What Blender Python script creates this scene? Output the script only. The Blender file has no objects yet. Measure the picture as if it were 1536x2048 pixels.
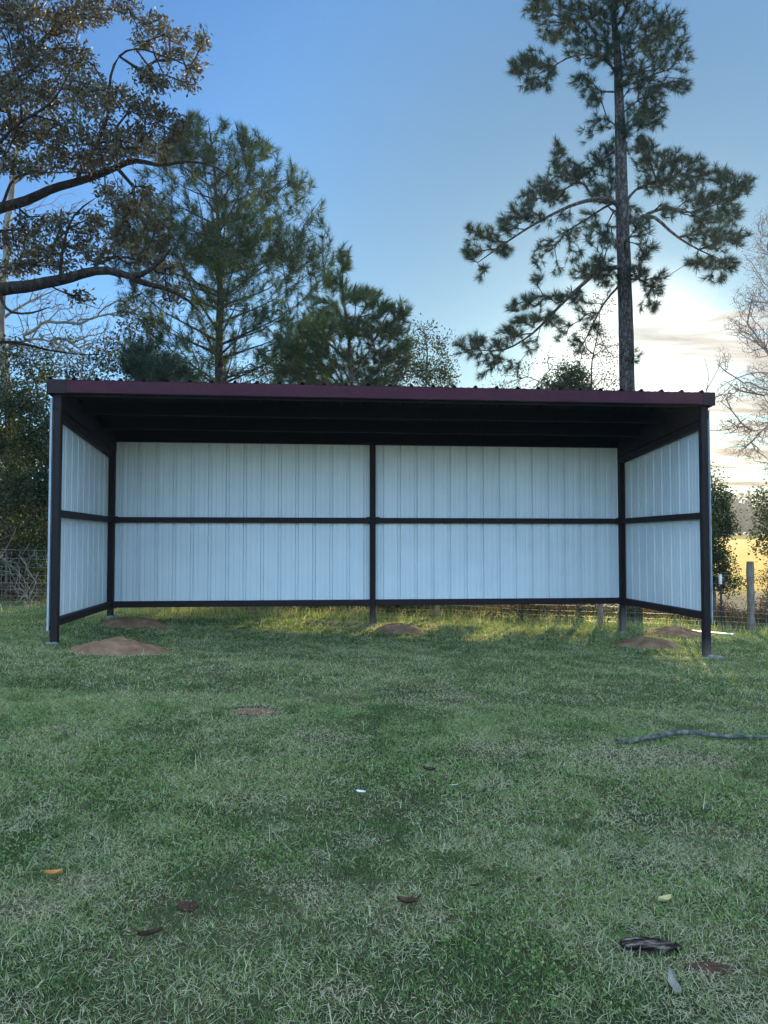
import bpy, math, random
import numpy as np
from mathutils import Vector

# ------------------------------------------------------------------ camera, sky, sun, exposure
C = bpy.context.scene.collection
SC = bpy.context.scene
CAM = np.array([3.341, -10.903, 1.363])
YAW, PIT, FPX = 0.0998, 0.0392, 1562.85
cam_d = bpy.data.cameras.new('camera')
cam = bpy.data.objects.new('camera', cam_d)
C.objects.link(cam)
cam.location = CAM
cam.rotation_euler = (math.pi / 2 + PIT, 0, -YAW)
cam_d.sensor_fit = 'HORIZONTAL'
cam_d.sensor_width = 36
cam_d.lens = FPX / 1536 * 36
cam_d.clip_start = 0.05
cam_d.clip_end = 5000
SC.camera = cam

SUN_EL, SUN_AZ = math.radians(11.6), math.radians(23.4)      # azimuth measured from +Y towards +X
SUN = np.array([math.sin(SUN_AZ) * math.cos(SUN_EL), math.cos(SUN_AZ) * math.cos(SUN_EL), math.sin(SUN_EL)])
w = bpy.data.worlds.new('World')
SC.world = w
w.use_nodes = True
nt = w.node_tree
N, Lk = nt.nodes, nt.links
for n in list(N): N.remove(n)


def nd(tree, typ, **kw):
    n = tree.nodes.new(typ)
    for k, v in kw.items():
        if k.startswith('i_'):
            n.inputs[int(k[2:])].default_value = v
        else:
            setattr(n, k, v)
    return n


def ramp(tree, stops, interp='LINEAR'):
    r = tree.nodes.new('ShaderNodeValToRGB')
    r.color_ramp.interpolation = interp
    e = r.color_ramp.elements
    while len(e) > 1: e.remove(e[-1])
    e[0].position = stops[0][0]; e[0].color = (*stops[0][1], 1)
    for p, c in stops[1:]:
        x = e.new(p); x.color = (*c, 1)
    return r


sky = nd(nt, 'ShaderNodeTexSky', sky_type='NISHITA')
sky.sun_disc = False
sky.sun_elevation = SUN_EL
sky.sun_rotation = SUN_AZ
sky.altitude = 0
sky.air_density = 1.0
sky.dust_density = 0.35
sky.ozone_density = 2.2
geo = nd(nt, 'ShaderNodeTexCoord')
sep = nd(nt, 'ShaderNodeSeparateXYZ')
Lk.new(geo.outputs['Generated'], sep.inputs[0])
zz = nd(nt, 'ShaderNodeMath', operation='MAXIMUM', i_1=0.0); Lk.new(sep.outputs[2], zz.inputs[0])
za = nd(nt, 'ShaderNodeMath', operation='ADD', i_1=0.07); Lk.new(zz.outputs[0], za.inputs[0])
comb = nd(nt, 'ShaderNodeCombineXYZ')
for k in (0, 1):
    dv = nd(nt, 'ShaderNodeMath', operation='DIVIDE')
    Lk.new(sep.outputs[k], dv.inputs[0]); Lk.new(za.outputs[0], dv.inputs[1])
    Lk.new(dv.outputs[0], comb.inputs[k])
cm = nd(nt, 'ShaderNodeMapping'); cm.inputs['Scale'].default_value = (0.9, 2.2, 1)
cm.inputs['Rotation'].default_value = (0, 0, 0.25)
Lk.new(comb.outputs[0], cm.inputs[0])
cn = nd(nt, 'ShaderNodeTexNoise'); cn.inputs['Scale'].default_value = 1.1
cn.inputs['Detail'].default_value = 8; cn.inputs['Roughness'].default_value = 0.6
cn.inputs['Distortion'].default_value = 0.6
Lk.new(cm.outputs[0], cn.inputs['Vector'])
# clouds lie in a bank round the azimuth a little to the right of the sun
cdir = np.array([math.sin(SUN_AZ + 0.22) * 0.985, math.cos(SUN_AZ + 0.22) * 0.985, 0.10])
cdir /= np.linalg.norm(cdir)
dot = nd(nt, 'ShaderNodeVectorMath', operation='DOT_PRODUCT'); dot.inputs[1].default_value = tuple(cdir)
Lk.new(geo.outputs['Generated'], dot.inputs[0])
az = nd(nt, 'ShaderNodeMapRange', interpolation_type='SMOOTHSTEP')
az.inputs[1].default_value = 0.930; az.inputs[2].default_value = 0.985
Lk.new(dot.outputs['Value'], az.inputs[0])
el = nd(nt, 'ShaderNodeMapRange', interpolation_type='SMOOTHSTEP')
el.inputs[1].default_value = 0.345; el.inputs[2].default_value = 0.25
Lk.new(sep.outputs[2], el.inputs[0])
mk = nd(nt, 'ShaderNodeMath', operation='MULTIPLY'); Lk.new(az.outputs[0], mk.inputs[0]); Lk.new(el.outputs[0], mk.inputs[1])
cr = nd(nt, 'ShaderNodeMapRange', interpolation_type='SMOOTHSTEP')
cr.inputs[1].default_value = 0.43; cr.inputs[2].default_value = 0.58
Lk.new(cn.outputs['Fac'], cr.inputs[0])
mk2 = nd(nt, 'ShaderNodeMath', operation='MULTIPLY'); Lk.new(mk.outputs[0], mk2.inputs[0]); Lk.new(cr.outputs[0], mk2.inputs[1])
# cloud brightness falls away from the sun; darker cores
sd = nd(nt, 'ShaderNodeVectorMath', operation='DOT_PRODUCT'); sd.inputs[1].default_value = tuple(SUN)
Lk.new(geo.outputs['Generated'], sd.inputs[0])
sb = nd(nt, 'ShaderNodeMapRange', interpolation_type='SMOOTHSTEP')
sb.inputs[1].default_value = 0.982; sb.inputs[2].default_value = 1.0
sb.inputs[3].default_value = 2.9; sb.inputs[4].default_value = 4.2
Lk.new(sd.outputs['Value'], sb.inputs[0])
core = nd(nt, 'ShaderNodeMapRange'); core.inputs[1].default_value = 0.50; core.inputs[2].default_value = 0.70
core.inputs[3].default_value = 1.1; core.inputs[4].default_value = 0.42
Lk.new(cn.outputs['Fac'], core.inputs[0])
cb = nd(nt, 'ShaderNodeMath', operation='MULTIPLY'); Lk.new(sb.outputs[0], cb.inputs[0]); Lk.new(core.outputs[0], cb.inputs[1])
lowc = nd(nt, 'ShaderNodeMapRange'); lowc.inputs[1].default_value = 0.02; lowc.inputs[2].default_value = 0.19
Lk.new(sep.outputs[2], lowc.inputs[0])
cc2 = nd(nt, 'ShaderNodeMix', data_type='RGBA'); cc2.inputs[6].default_value = (1.0, 0.80, 0.50, 1); cc2.inputs[7].default_value = (1.0, 0.95, 0.88, 1)
Lk.new(lowc.outputs[0], cc2.inputs[0])
ccol = nd(nt, 'ShaderNodeVectorMath', operation='SCALE'); Lk.new(cc2.outputs[2], ccol.inputs[0])
Lk.new(cb.outputs[0], ccol.inputs['Scale'])
# sky towards the sun: clear deep blue; overhead and behind: unseen, brightened to lift walls and lawn
def vmul(src, col):
    n = nd(nt, 'ShaderNodeMix', data_type='RGBA', blend_type='MULTIPLY'); n.inputs[0].default_value = 1.0
    Lk.new(src, n.inputs[6])
    if isinstance(col, tuple): n.inputs[7].default_value = (*col, 1)
    else: Lk.new(col, n.inputs[7])
    return n.outputs[2]


sg = nd(nt, 'ShaderNodeMapRange', interpolation_type='SMOOTHSTEP')      # aureole is weaker than a dusty sky's
sg.inputs[1].default_value = 0.84; sg.inputs[2].default_value = 1.0
sg.inputs[3].default_value = 0.95; sg.inputs[4].default_value = 0.50
Lk.new(sd.outputs['Value'], sg.inputs[0])
front = vmul(sky.outputs[0], (0.41, 0.69, 0.98))
pale = nd(nt, 'ShaderNodeMapRange', interpolation_type='SMOOTHSTEP'); pale.inputs[1].default_value = 0.78; pale.inputs[2].default_value = 0.97
Lk.new(sd.outputs['Value'], pale.inputs[0])
pc = nd(nt, 'ShaderNodeMix', data_type='RGBA'); pc.inputs[6].default_value = (0.99, 1, 0.97, 1); pc.inputs[7].default_value = (1.20, 1.08, 0.88, 1)
Lk.new(pale.outputs[0], pc.inputs[0])
front = vmul(front, pc.outputs[2])
fs = nd(nt, 'ShaderNodeVectorMath', operation='SCALE'); Lk.new(front, fs.inputs[0]); Lk.new(sg.outputs[0], fs.inputs['Scale'])
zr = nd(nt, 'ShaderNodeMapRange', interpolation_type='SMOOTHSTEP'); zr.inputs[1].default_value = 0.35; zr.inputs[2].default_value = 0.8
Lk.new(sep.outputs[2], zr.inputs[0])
bt_ = nd(nt, 'ShaderNodeMix', data_type='RGBA'); bt_.inputs[6].default_value = (2.15, 2.5, 3.15, 1); bt_.inputs[7].default_value = (12.0, 9.4, 6.6, 1)  # added fill: gain on the out-of-view sky, strongest overhead
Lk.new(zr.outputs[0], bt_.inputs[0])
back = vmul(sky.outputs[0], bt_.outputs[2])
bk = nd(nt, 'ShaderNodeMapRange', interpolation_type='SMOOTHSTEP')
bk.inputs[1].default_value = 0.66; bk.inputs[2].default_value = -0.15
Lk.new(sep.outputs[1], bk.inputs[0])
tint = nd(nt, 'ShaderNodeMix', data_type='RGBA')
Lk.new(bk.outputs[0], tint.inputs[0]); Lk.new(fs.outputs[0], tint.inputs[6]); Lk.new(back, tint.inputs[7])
# thin veil of bright air round the sun
vl = nd(nt, 'ShaderNodeMapRange', interpolation_type='SMOOTHERSTEP')
vl.inputs[1].default_value = 0.988; vl.inputs[2].default_value = 1.0
vl.inputs[3].default_value = 0.0; vl.inputs[4].default_value = 2.8
Lk.new(sd.outputs['Value'], vl.inputs[0])
vc = nd(nt, 'ShaderNodeVectorMath', operation='SCALE'); vc.inputs[0].default_value = (1.0, 0.84, 0.58)
Lk.new(vl.outputs[0], vc.inputs['Scale'])
addv = nd(nt, 'ShaderNodeVectorMath', operation='ADD')
Lk.new(tint.outputs[2], addv.inputs[0]); Lk.new(vc.outputs[0], addv.inputs[1])
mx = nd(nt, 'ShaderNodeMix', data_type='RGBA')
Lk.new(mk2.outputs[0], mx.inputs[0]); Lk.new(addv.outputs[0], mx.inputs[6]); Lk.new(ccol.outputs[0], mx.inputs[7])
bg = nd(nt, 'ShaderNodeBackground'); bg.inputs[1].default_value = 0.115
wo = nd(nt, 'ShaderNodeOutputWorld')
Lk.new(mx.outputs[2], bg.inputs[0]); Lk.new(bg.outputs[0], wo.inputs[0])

sl = bpy.data.lights.new('sun', 'SUN')
sl.energy = 5.0; sl.angle = math.radians(0.5); sl.color = (1.0, 0.80, 0.48)
so = bpy.data.objects.new('sun', sl); C.objects.link(so)
so.rotation_euler = Vector(SUN).to_track_quat('Z', 'Y').to_euler()
so.location = (10, 20, 30)

SC.view_settings.view_transform = 'Standard'
SC.view_settings.look = 'None'
SC.view_settings.exposure = 1.1
SC.view_settings.gamma = 1
SC.view_settings.use_curve_mapping = False
SC.cycles.max_bounces = 8
SC.cycles.transparent_max_bounces = 4
SC.cycles.volume_bounces = 0

# ------------------------------------------------------------------ helpers
rng = np.random.default_rng(7)
_F = np.array([math.sin(YAW) * math.cos(PIT), math.cos(YAW) * math.cos(PIT), math.sin(PIT)])
_R = np.array([math.cos(YAW), -math.sin(YAW), 0.0])
_U = np.cross(_R, _F)


def at(u, v, d):
    """photo pixel -> world point at depth d metres"""
    return CAM + d * (_F + _R * (u - 768) / FPX + _U * (1024 - v) / FPX)


def _hash(ix, iy, s):
    h = (ix.astype(np.int64) * 374761393 + iy.astype(np.int64) * 668265263 + s * 974634777) & 0xffffffff
    h = ((h ^ (h >> 13)) * 1274126177) & 0xffffffff
    return ((h ^ (h >> 16)) & 0xffff) / 65535.0


def vnoise(x, y, s=0):
    x = np.asarray(x, float); y = np.asarray(y, float)
    ix = np.floor(x); iy = np.floor(y)
    fx = x - ix; fy = y - iy
    fx = fx * fx * (3 - 2 * fx); fy = fy * fy * (3 - 2 * fy)
    a = _hash(ix, iy, s); b = _hash(ix + 1, iy, s); c = _hash(ix, iy + 1, s); d = _hash(ix + 1, iy + 1, s)
    return (a * (1 - fx) + b * fx) * (1 - fy) + (c * (1 - fx) + d * fx) * fy


def fbm(x, y, s=0, o=4):
    t = 0; a = 0.5; n = 0
    for k in range(o):
        t = t + a * vnoise(x * 2 ** k, y * 2 ** k, s + k); n += a; a *= 0.5
    return t / n


def sstep(a, b, x):
    t = np.clip((x - a) / (b - a), 0, 1)
    return t * t * (3 - 2 * t)


def gz(x, y):
    """ground height"""
    x = np.asarray(x, float); y = np.asarray(y, float)
    xc = np.clip(x, -6, 22)
    z = -0.033 * xc - 0.012 * np.clip(xc - 4, 0, 9) * np.clip(y / 3, 0, 1)
    z = z + 0.02 * np.clip(y, 0, 3)
    z = z - 0.10 * sstep(0, -6, y) * sstep(2, 9, x) * 0.3
    z = z + 0.05 * (fbm(x * .45, y * .45, 3) - .5) + 0.03 * (fbm(x * 2.2, y * 2.2, 9, 3) - .5)
    z = z - 0.45 * sstep(5, 13, y)
    far = sstep(45, 320, np.hypot(x - 3, y + 11))
    z = z + far * 5.3 + 8 * sstep(320, 900, np.hypot(x - 3, y + 11))
    return z


def tag(o, label=None, cat=None, group=None, kind=None):
    if label: o['label'] = label
    if cat: o['category'] = cat
    if group: o['group'] = group
    if kind: o['kind'] = kind
    return o


def empty(name, loc):
    o = bpy.data.objects.new(name, None)
    o.empty_display_size = 0.2
    o.location = tuple(float(v) for v in loc)
    C.objects.link(o)
    return o


def mk(name, V, F, mat, parent=None, loc=None, attr=None, smooth=False):
    """one mesh object. F: list of tuples, or an (n,3)/(n,4) array. V in world coordinates."""
    V = np.asarray(V, dtype=np.float64).reshape(-1, 3)
    org = np.zeros(3)
    if parent is not None:
        p = parent
        while p is not None:
            org = org + np.array(p.location); p = p.parent
    elif loc is not None:
        org = np.asarray(loc, float)
    V = V - org
    me = bpy.data.meshes.new(name)
    if isinstance(F, np.ndarray):
        n, k = F.shape
        me.vertices.add(len(V)); me.vertices.foreach_set('co', V.astype(np.float32).ravel())
        me.loops.add(n * k); me.loops.foreach_set('vertex_index', F.astype(np.int32).ravel())
        me.polygons.add(n)
        me.polygons.foreach_set('loop_start', (np.arange(n) * k).astype(np.int32))
        me.update(calc_edges=True)
    else:
        me.from_pydata([tuple(v) for v in V], [], F)
    if attr is not None:
        a = me.attributes.new('rnd', 'FLOAT', 'POINT')
        a.data.foreach_set('value', np.asarray(attr, dtype=np.float32))
    if smooth:
        me.polygons.foreach_set('use_smooth', np.ones(len(me.polygons), dtype=bool))
    me.materials.append(mat)
    o = bpy.data.objects.new(name, me)
    C.objects.link(o)
    if parent is not None: o.parent = parent
    elif loc is not None: o.location = tuple(float(v) for v in loc)
    return o


class MB:
    """collects shapes into one mesh"""
    def __init__(s): s.V = []; s.F = []

    def add(s, V, F):
        b = len(s.V)
        s.V += [tuple(float(c) for c in v) for v in V]
        s.F += [tuple(i + b for i in f) for f in F]

    def box(s, a, b, bev=0.0):
        x0, y0, z0 = a; x1, y1, z1 = b
        if bev <= 0:
            V = [(x0, y0, z0), (x1, y0, z0), (x1, y1, z0), (x0, y1, z0), (x0, y0, z1), (x1, y0, z1), (x1, y1, z1), (x0, y1, z1)]
            F = [(3, 2, 1, 0), (4, 5, 6, 7), (0, 1, 5, 4), (1, 2, 6, 5), (2, 3, 7, 6), (3, 0, 4, 7)]
            s.add(V, F); return
        # rounded vertical/longest edges: bevelled box via 8-gon section along the longest axis
        L = [x1 - x0, y1 - y0, z1 - z0]; ax = int(np.argmax(L))
        o = [i for i in range(3) if i != ax]
        lo = [x0, y0, z0]; hi = [x1, y1, z1]
        p0, p1 = lo[o[0]], hi[o[0]]; q0, q1 = lo[o[1]], hi[o[1]]
        sec = [(p0 + bev, q0), (p1 - bev, q0), (p1, q0 + bev), (p1, q1 - bev), (p1 - bev, q1), (p0 + bev, q1), (p0, q1 - bev), (p0, q0 + bev)]
        V = []
        for t in (lo[ax], hi[ax]):
            for (p, q) in sec:
                c = [0, 0, 0]; c[ax] = t; c[o[0]] = p; c[o[1]] = q; V.append(c)
        F = [tuple(range(7, -1, -1)), tuple(range(8, 16))] + [(i, (i + 1) % 8, 8 + (i + 1) % 8, 8 + i) for i in range(8)]
        s.add(V, F)

    def sec(s, pts, e, d):
        """closed section pts (list of 3-vectors) extruded by vector d"""
        n = len(pts); pts = [np.asarray(p, float) for p in pts]; d = np.asarray(d, float)
        V = pts + [p + d for p in pts]
        F = [tuple(range(n - 1, -1, -1)), tuple(range(n, 2 * n))] if e else []
        F += [(i, (i + 1) % n, n + (i + 1) % n, n + i) for i in range(n)]
        s.add(V, F)

    def build(s, name, mat, parent=None, loc=None, smooth=False):
        return mk(name, s.V, s.F, mat, parent, loc, smooth=smooth)


def tube(pts, rad, k=6, cap=True):
    """tapered tube along pts, radii rad -> V, F(quads, as tris-free quads)"""
    pts = np.asarray(pts, float); n = len(pts)
    T = np.gradient(pts, axis=0); T /= np.linalg.norm(T, axis=1)[:, None] + 1e-9
    up = np.array([0.31, 0.17, 0.93])
    A = np.cross(T, up); A /= np.linalg.norm(A, axis=1)[:, None] + 1e-9
    B = np.cross(T, A)
    th = np.arange(k) / k * 2 * math.pi
    R = np.asarray(rad, float)[:, None, None]
    V = pts[:, None, :] + R * (np.cos(th)[None, :, None] * A[:, None, :] + np.sin(th)[None, :, None] * B[:, None, :])
    V = V.reshape(-1, 3)
    i = np.arange(n - 1)[:, None] * k; j = np.arange(k)[None, :]; j2 = (j + 1) % k
    F = np.stack([i + j, i + j2, i + k + j2, i + k + j], -1).reshape(-1, 4)
    return V, F


class QM:
    """collects quad arrays"""
    def __init__(s): s.V = []; s.F = []; s.n = 0

    def add(s, V, F):
        s.V.append(V); s.F.append(F + s.n); s.n += len(V)

    def build(s, name, mat, parent=None, loc=None, smooth=True):
        if not s.V: return None
        return mk(name, np.concatenate(s.V), np.concatenate(s.F), mat, parent, loc, smooth=smooth)


# ------------------------------------------------------------------ materials
def mat(name):
    m = bpy.data.materials.new(name); m.use_nodes = True
    t = m.node_tree
    b = t.nodes['Principled BSDF']
    return m, t, b


def noise(t, scale, detail=4, rough=.6, obj=True, vec=None, stretch=None):
    n = t.nodes.new('ShaderNodeTexNoise')
    n.inputs['Scale'].default_value = scale; n.inputs['Detail'].default_value = detail
    n.inputs['Roughness'].default_value = rough
    g = t.nodes.new('ShaderNodeNewGeometry')
    src = g.outputs['Position']
    if stretch:
        mp = t.nodes.new('ShaderNodeMapping'); mp.inputs['Scale'].default_value = stretch
        t.links.new(src, mp.inputs[0]); src = mp.outputs[0]
    t.links.new(src, n.inputs['Vector'])
    return n


def bump(t, b, src, strength=.3, dist=.01):
    bp = t.nodes.new('ShaderNodeBump'); bp.inputs['Strength'].default_value = strength
    bp.inputs['Distance'].default_value = dist
    t.links.new(src, bp.inputs['Height']); t.links.new(bp.outputs[0], b.inputs['Normal'])


def noisy(name, stops, scale, rough=.8, spec=.3, bmp=.3, bdist=.01, stretch=None, detail=5, metallic=0):
    m, t, b = mat(name)
    n = noise(t, scale, detail, stretch=stretch)
    r = ramp(t, stops); t.links.new(n.outputs['Fac'], r.inputs[0])
    t.links.new(r.outputs[0], b.inputs['Base Color'])
    b.inputs['Roughness'].default_value = rough
    b.inputs['Specular IOR Level'].default_value = spec
    b.inputs['Metallic'].default_value = metallic
    if bmp: bump(t, b, n.outputs['Fac'], bmp, bdist)
    return m


def paint(name, col, rough=.45, dirt=None, zdirt=None, spec=.4):
    """painted steel: base colour with faint mottling; dirt splashed near the ground"""
    m, t, b = mat(name)
    n = noise(t, 9, 5)
    r = ramp(t, [(.3, tuple(c * .8 for c in col)), (.7, tuple(c * 1.2 for c in col))])
    t.links.new(n.outputs['Fac'], r.inputs[0])
    out = r.outputs[0]
    if dirt:
        g = t.nodes.new('ShaderNodeNewGeometry'); s = t.nodes.new('ShaderNodeSeparateXYZ')
        t.links.new(g.outputs['Position'], s.inputs[0])
        n2 = noise(t, 14, 6, stretch=(1, 1, .5))
        ad = nd(t, 'ShaderNodeMath', operation='MULTIPLY_ADD'); ad.inputs[1].default_value = -.22
        t.links.new(n2.outputs['Fac'], ad.inputs[0]); t.links.new(s.outputs[2], ad.inputs[2])
        mr = nd(t, 'ShaderNodeMapRange'); mr.inputs[1].default_value = zdirt[1]; mr.inputs[2].default_value = zdirt[0]
        mr.inputs[4].default_value = .75
        t.links.new(ad.outputs[0], mr.inputs[0])
        mx = nd(t, 'ShaderNodeMix', data_type='RGBA'); mx.inputs[7].default_value = (*dirt, 1)
        t.links.new(mr.outputs[0], mx.inputs[0]); t.links.new(out, mx.inputs[6]); out = mx.outputs[2]
    t.links.new(out, b.inputs['Base Color'])
    n3 = noise(t, 35, 3)
    rr = nd(t, 'ShaderNodeMapRange'); rr.inputs[3].default_value = rough - .1; rr.inputs[4].default_value = rough + .15
    t.links.new(n3.outputs['Fac'], rr.inputs[0]); t.links.new(rr.outputs[0], b.inputs['Roughness'])
    b.inputs['Specular IOR Level'].default_value = spec
    bump(t, b, n3.outputs['Fac'], .08, .003)
    return m


def leafmat(name, stops, transl=.35, tcol=(1, 1, 1), rough=.5, gloss=.045):
    m = bpy.data.materials.new(name); m.use_nodes = True
    t = m.node_tree
    for n in list(t.nodes): t.nodes.remove(n)
    a = nd(t, 'ShaderNodeAttribute', attribute_name='rnd')
    r = ramp(t, stops); t.links.new(a.outputs['Fac'], r.inputs[0])
    df = t.nodes.new('ShaderNodeBsdfDiffuse'); tr = t.nodes.new('ShaderNodeBsdfTranslucent'); gl = t.nodes.new('ShaderNodeBsdfGlossy')
    gl.inputs['Roughness'].default_value = rough
    t.links.new(r.outputs[0], df.inputs[0])
    mt = nd(t, 'ShaderNodeMix', data_type='RGBA', blend_type='MULTIPLY'); mt.inputs[0].default_value = 1
    mt.inputs[7].default_value = (*tcol, 1)
    t.links.new(r.outputs[0], mt.inputs[6]); t.links.new(mt.outputs[2], tr.inputs[0])
    m1 = t.nodes.new('ShaderNodeMixShader'); m1.inputs[0].default_value = transl
    t.links.new(df.outputs[0], m1.inputs[1]); t.links.new(tr.outputs[0], m1.inputs[2])
    m2 = t.nodes.new('ShaderNodeMixShader'); m2.inputs[0].default_value = gloss
    gl.inputs[0].default_value = (.5, .5, .5, 1)
    t.links.new(m1.outputs[0], m2.inputs[1]); t.links.new(gl.outputs[0], m2.inputs[2])
    o = t.nodes.new('ShaderNodeOutputMaterial'); t.links.new(m2.outputs[0], o.inputs[0])
    return m


M = {}
M['post'] = paint('dark_brown_paint', (.012, .006, .006), .5, spec=.2, dirt=(.13, .10, .08), zdirt=(-.42, -.12))
M['post_raw'] = paint('dusty_brown_paint', (.012, .006, .006), .6, spec=.2, dirt=(.16, .13, .10), zdirt=(-.35, .12))
M['steel'] = paint('dark_steel_paint', (.018, .0095, .0105), .6, spec=.2)
M['fascia'] = paint('burgundy_trim', (.050, .0095, .019), .55, spec=.15)
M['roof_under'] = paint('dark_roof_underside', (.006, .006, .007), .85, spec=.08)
M['roof'] = paint('burgundy_roof', (.05, .016, .024), .5)
M['primer'] = paint('grey_black_primer', (.009, .010, .012), .75, spec=.15)
M['wood_post'] = noisy('weathered_post', [(.25, (.07, .06, .045)), (.5, (.17, .15, .12)), (.75, (.26, .24, .20))], 7, .95, .1, .6, .02, stretch=(4, 4, .5))
M['wire'] = noisy('galvanised_wire', [(.3, (.16, .16, .15)), (.7, (.34, .34, .33))], 8, .5, .4, 0, metallic=.3)
M['black_steel'] = paint('black_post_paint', (.012, .012, .012), .6)
M['white_paint'] = noisy('white_paint', [(.3, (.6, .6, .58)), (.7, (.78, .78, .77))], 12, .6, .3, .1)
M['trim'] = paint('pale_grey_trim', (.30, .33, .35), .6, spec=.2)
M['concrete'] = noisy('rough_concrete', [(.3, (.10, .10, .09)), (.7, (.24, .235, .22))], 11, .95, .1, .8, .03)
M['dirt'] = noisy('sandy_dirt', [(.2, (.11, .058, .036)), (.5, (.20, .11, .066)), (.8, (.33, .205, .13))], 5.5, 1, .05, 1, .05, detail=10)
M['bark_pine'] = noisy('pine_bark', [(.3, (.03, .024, .021)), (.5, (.075, .06, .054)), (.7, (.15, .125, .11))], 6, .95, .1, 1, .06, stretch=(3.2, 3.2, .8), detail=8)
t_ = M['bark_pine'].node_tree; vo = nd(t_, 'ShaderNodeTexVoronoi', feature='DISTANCE_TO_EDGE'); vo.inputs['Scale'].default_value = 9
g_ = t_.nodes.new('ShaderNodeNewGeometry'); mp_ = t_.nodes.new('ShaderNodeMapping'); mp_.inputs['Scale'].default_value = (1.2, 1.2, .55)
nw = noise(t_, 5, 3); va = nd(t_, 'ShaderNodeVectorMath', operation='MULTIPLY_ADD'); va.inputs[1].default_value = (.35, .35, .35)
t_.links.new(nw.outputs['Color'], va.inputs[0]); t_.links.new(g_.outputs['Position'], va.inputs[2])
t_.links.new(va.outputs[0], mp_.inputs[0]); t_.links.new(mp_.outputs[0], vo.inputs['Vector'])
rv = ramp(t_, [(.0, (.25, .25, .25)), (.12, (1, 1, 1)), (.4, (1.5, 1.45, 1.4))]); t_.links.new(vo.outputs[0], rv.inputs[0])
b_ = t_.nodes['Principled BSDF']; old = b_.inputs['Base Color'].links[0].from_socket
mm_ = nd(t_, 'ShaderNodeMix', data_type='RGBA', blend_type='MULTIPLY'); mm_.inputs[0].default_value = 1
t_.links.new(old, mm_.inputs[6]); t_.links.new(rv.outputs[0], mm_.inputs[7]); t_.links.new(mm_.outputs[2], b_.inputs['Base Color'])
M['bark_oak'] = noisy('oak_bark', [(.3, (.009, .007, .006)), (.55, (.026, .020, .016)), (.75, (.07, .058, .046))], 6, .95, .1, 1, .05, stretch=(2, 2, 1), detail=6)
M['bark_pale'] = noisy('pale_bark', [(.3, (.13, .11, .085)), (.7, (.32, .28, .23))], 4, .9, .1, .5, .03, detail=6)
M['bark_grey'] = noisy('grey_twig_bark', [(.3, (.07, .055, .05)), (.7, (.17, .14, .125))], 4, .9, .1, .4, .02)
M['bark_pink'] = noisy('pale_pinkish_bark', [(.3, (.20, .14, .12)), (.7, (.36, .27, .24))], 4, .9, .1, .3, .02)
M['needles'] = leafmat('pine_needles', [(0, (.008, .026, .014)), (.5, (.017, .045, .021)), (.85, (.038, .065, .024)), (1, (.10, .09, .032))], .38, (1, 1, .75))
M['needles_lit'] = leafmat('young_pine_needles', [(0, (.010, .034, .015)), (.5, (.028, .066, .021)), (.85, (.09, .12, .03)), (1, (.20, .17, .045))], .42, (1, 1, .7))
M['oakleaf'] = leafmat('oak_leaves', [(0, (0.015, 0.02, 0.007)), (0.4, (0.0487, 0.0455, 0.0156)), (0.75, (0.104, 0.084, 0.0336)), (1, (0.19, 0.1283, 0.0522))], .42, (1, .9, .6), .45, .07)
M['hedge'] = leafmat('evergreen_leaves', [(0, (0.01, 0.0225, 0.007)), (0.5, (0.03, 0.05, 0.0147)), (0.85, (0.075, 0.0917, 0.025)), (1, (0.2, 0.19, 0.05))], .42, (1, 1, .6))
M['brownleaf'] = leafmat('dry_brown_leaves', [(0, (.06, .04, .02)), (.5, (.15, .09, .045)), (.85, (.22, .12, .06)), (1, (.12, .13, .04))], .45, (1, .9, .7))
M['brush'] = leafmat('undergrowth_leaves', [(0, (.014, .030, .010)), (.45, (.035, .050, .016)), (.7, (.075, .055, .028)), (1, (.15, .085, .042))], .42, (1, 1, .7))
M['farleaf'] = leafmat('far_leaves', [(0, (.05, .055, .035)), (.5, (.085, .08, .05)), (1, (.13, .11, .075))], .3)
M['grass'] = leafmat('grass_blades', [(0, (.075, .15, .038)), (.25, (.16, .265, .075)), (.5, (.29, .38, .135)), (.68, (.41, .44, .21)), (.8, (.54, .49, .31)), (1, (.77, .69, .50))], .58, (1, 1, .5), .5, .04)
M['driftwood'] = noisy('weathered_wood', [(.42, (.010, .007, .006)), (.52, (.06, .040, .032)), (.61, (.22, .17, .14)), (.75, (.42, .36, .30))], 9, .95, .1, 1, .03, stretch=(1.0, 5, 5), detail=6)
M['branchbark'] = noisy('lichen_bark', [(.3, (.03, .03, .028)), (.5, (.085, .085, .075)), (.62, (.16, .17, .145)), (.8, (.30, .31, .27))], 17, .95, .1, .7, .02, detail=6)
M['litter_dark'] = noisy('dark_litter', [(.3, (.02, .012, .01)), (.7, (.11, .055, .035))], 20, .9, .1, .5)
M['litter_orange'] = noisy('orange_leaf', [(.3, (.35, .15, .04)), (.7, (.5, .26, .08))], 20, .8, .2, .3)
M['litter_tan'] = noisy('tan_leaf', [(.3, (.38, .30, .14)), (.7, (.5, .42, .2))], 20, .8, .2, .3)


def sheet_mat():
    m, t, b = mat('white_ribbed_steel')
    n = noise(t, 1.3, 4)
    r = ramp(t, [(.3, (.60, .63, .63)), (.7, (.69, .71, .70))]); t.links.new(n.outputs['Fac'], r.inputs[0])
    t.links.new(r.outputs[0], b.inputs['Base Color'])
    b.inputs['Roughness'].default_value = .38; b.inputs['Specular IOR Level'].default_value = .5
    n2 = noise(t, 2.2, 2, stretch=(1, 1, .35))
    bump(t, b, n2.outputs['Fac'], .12, .02)
    return m


M['sheet'] = sheet_mat()


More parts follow.
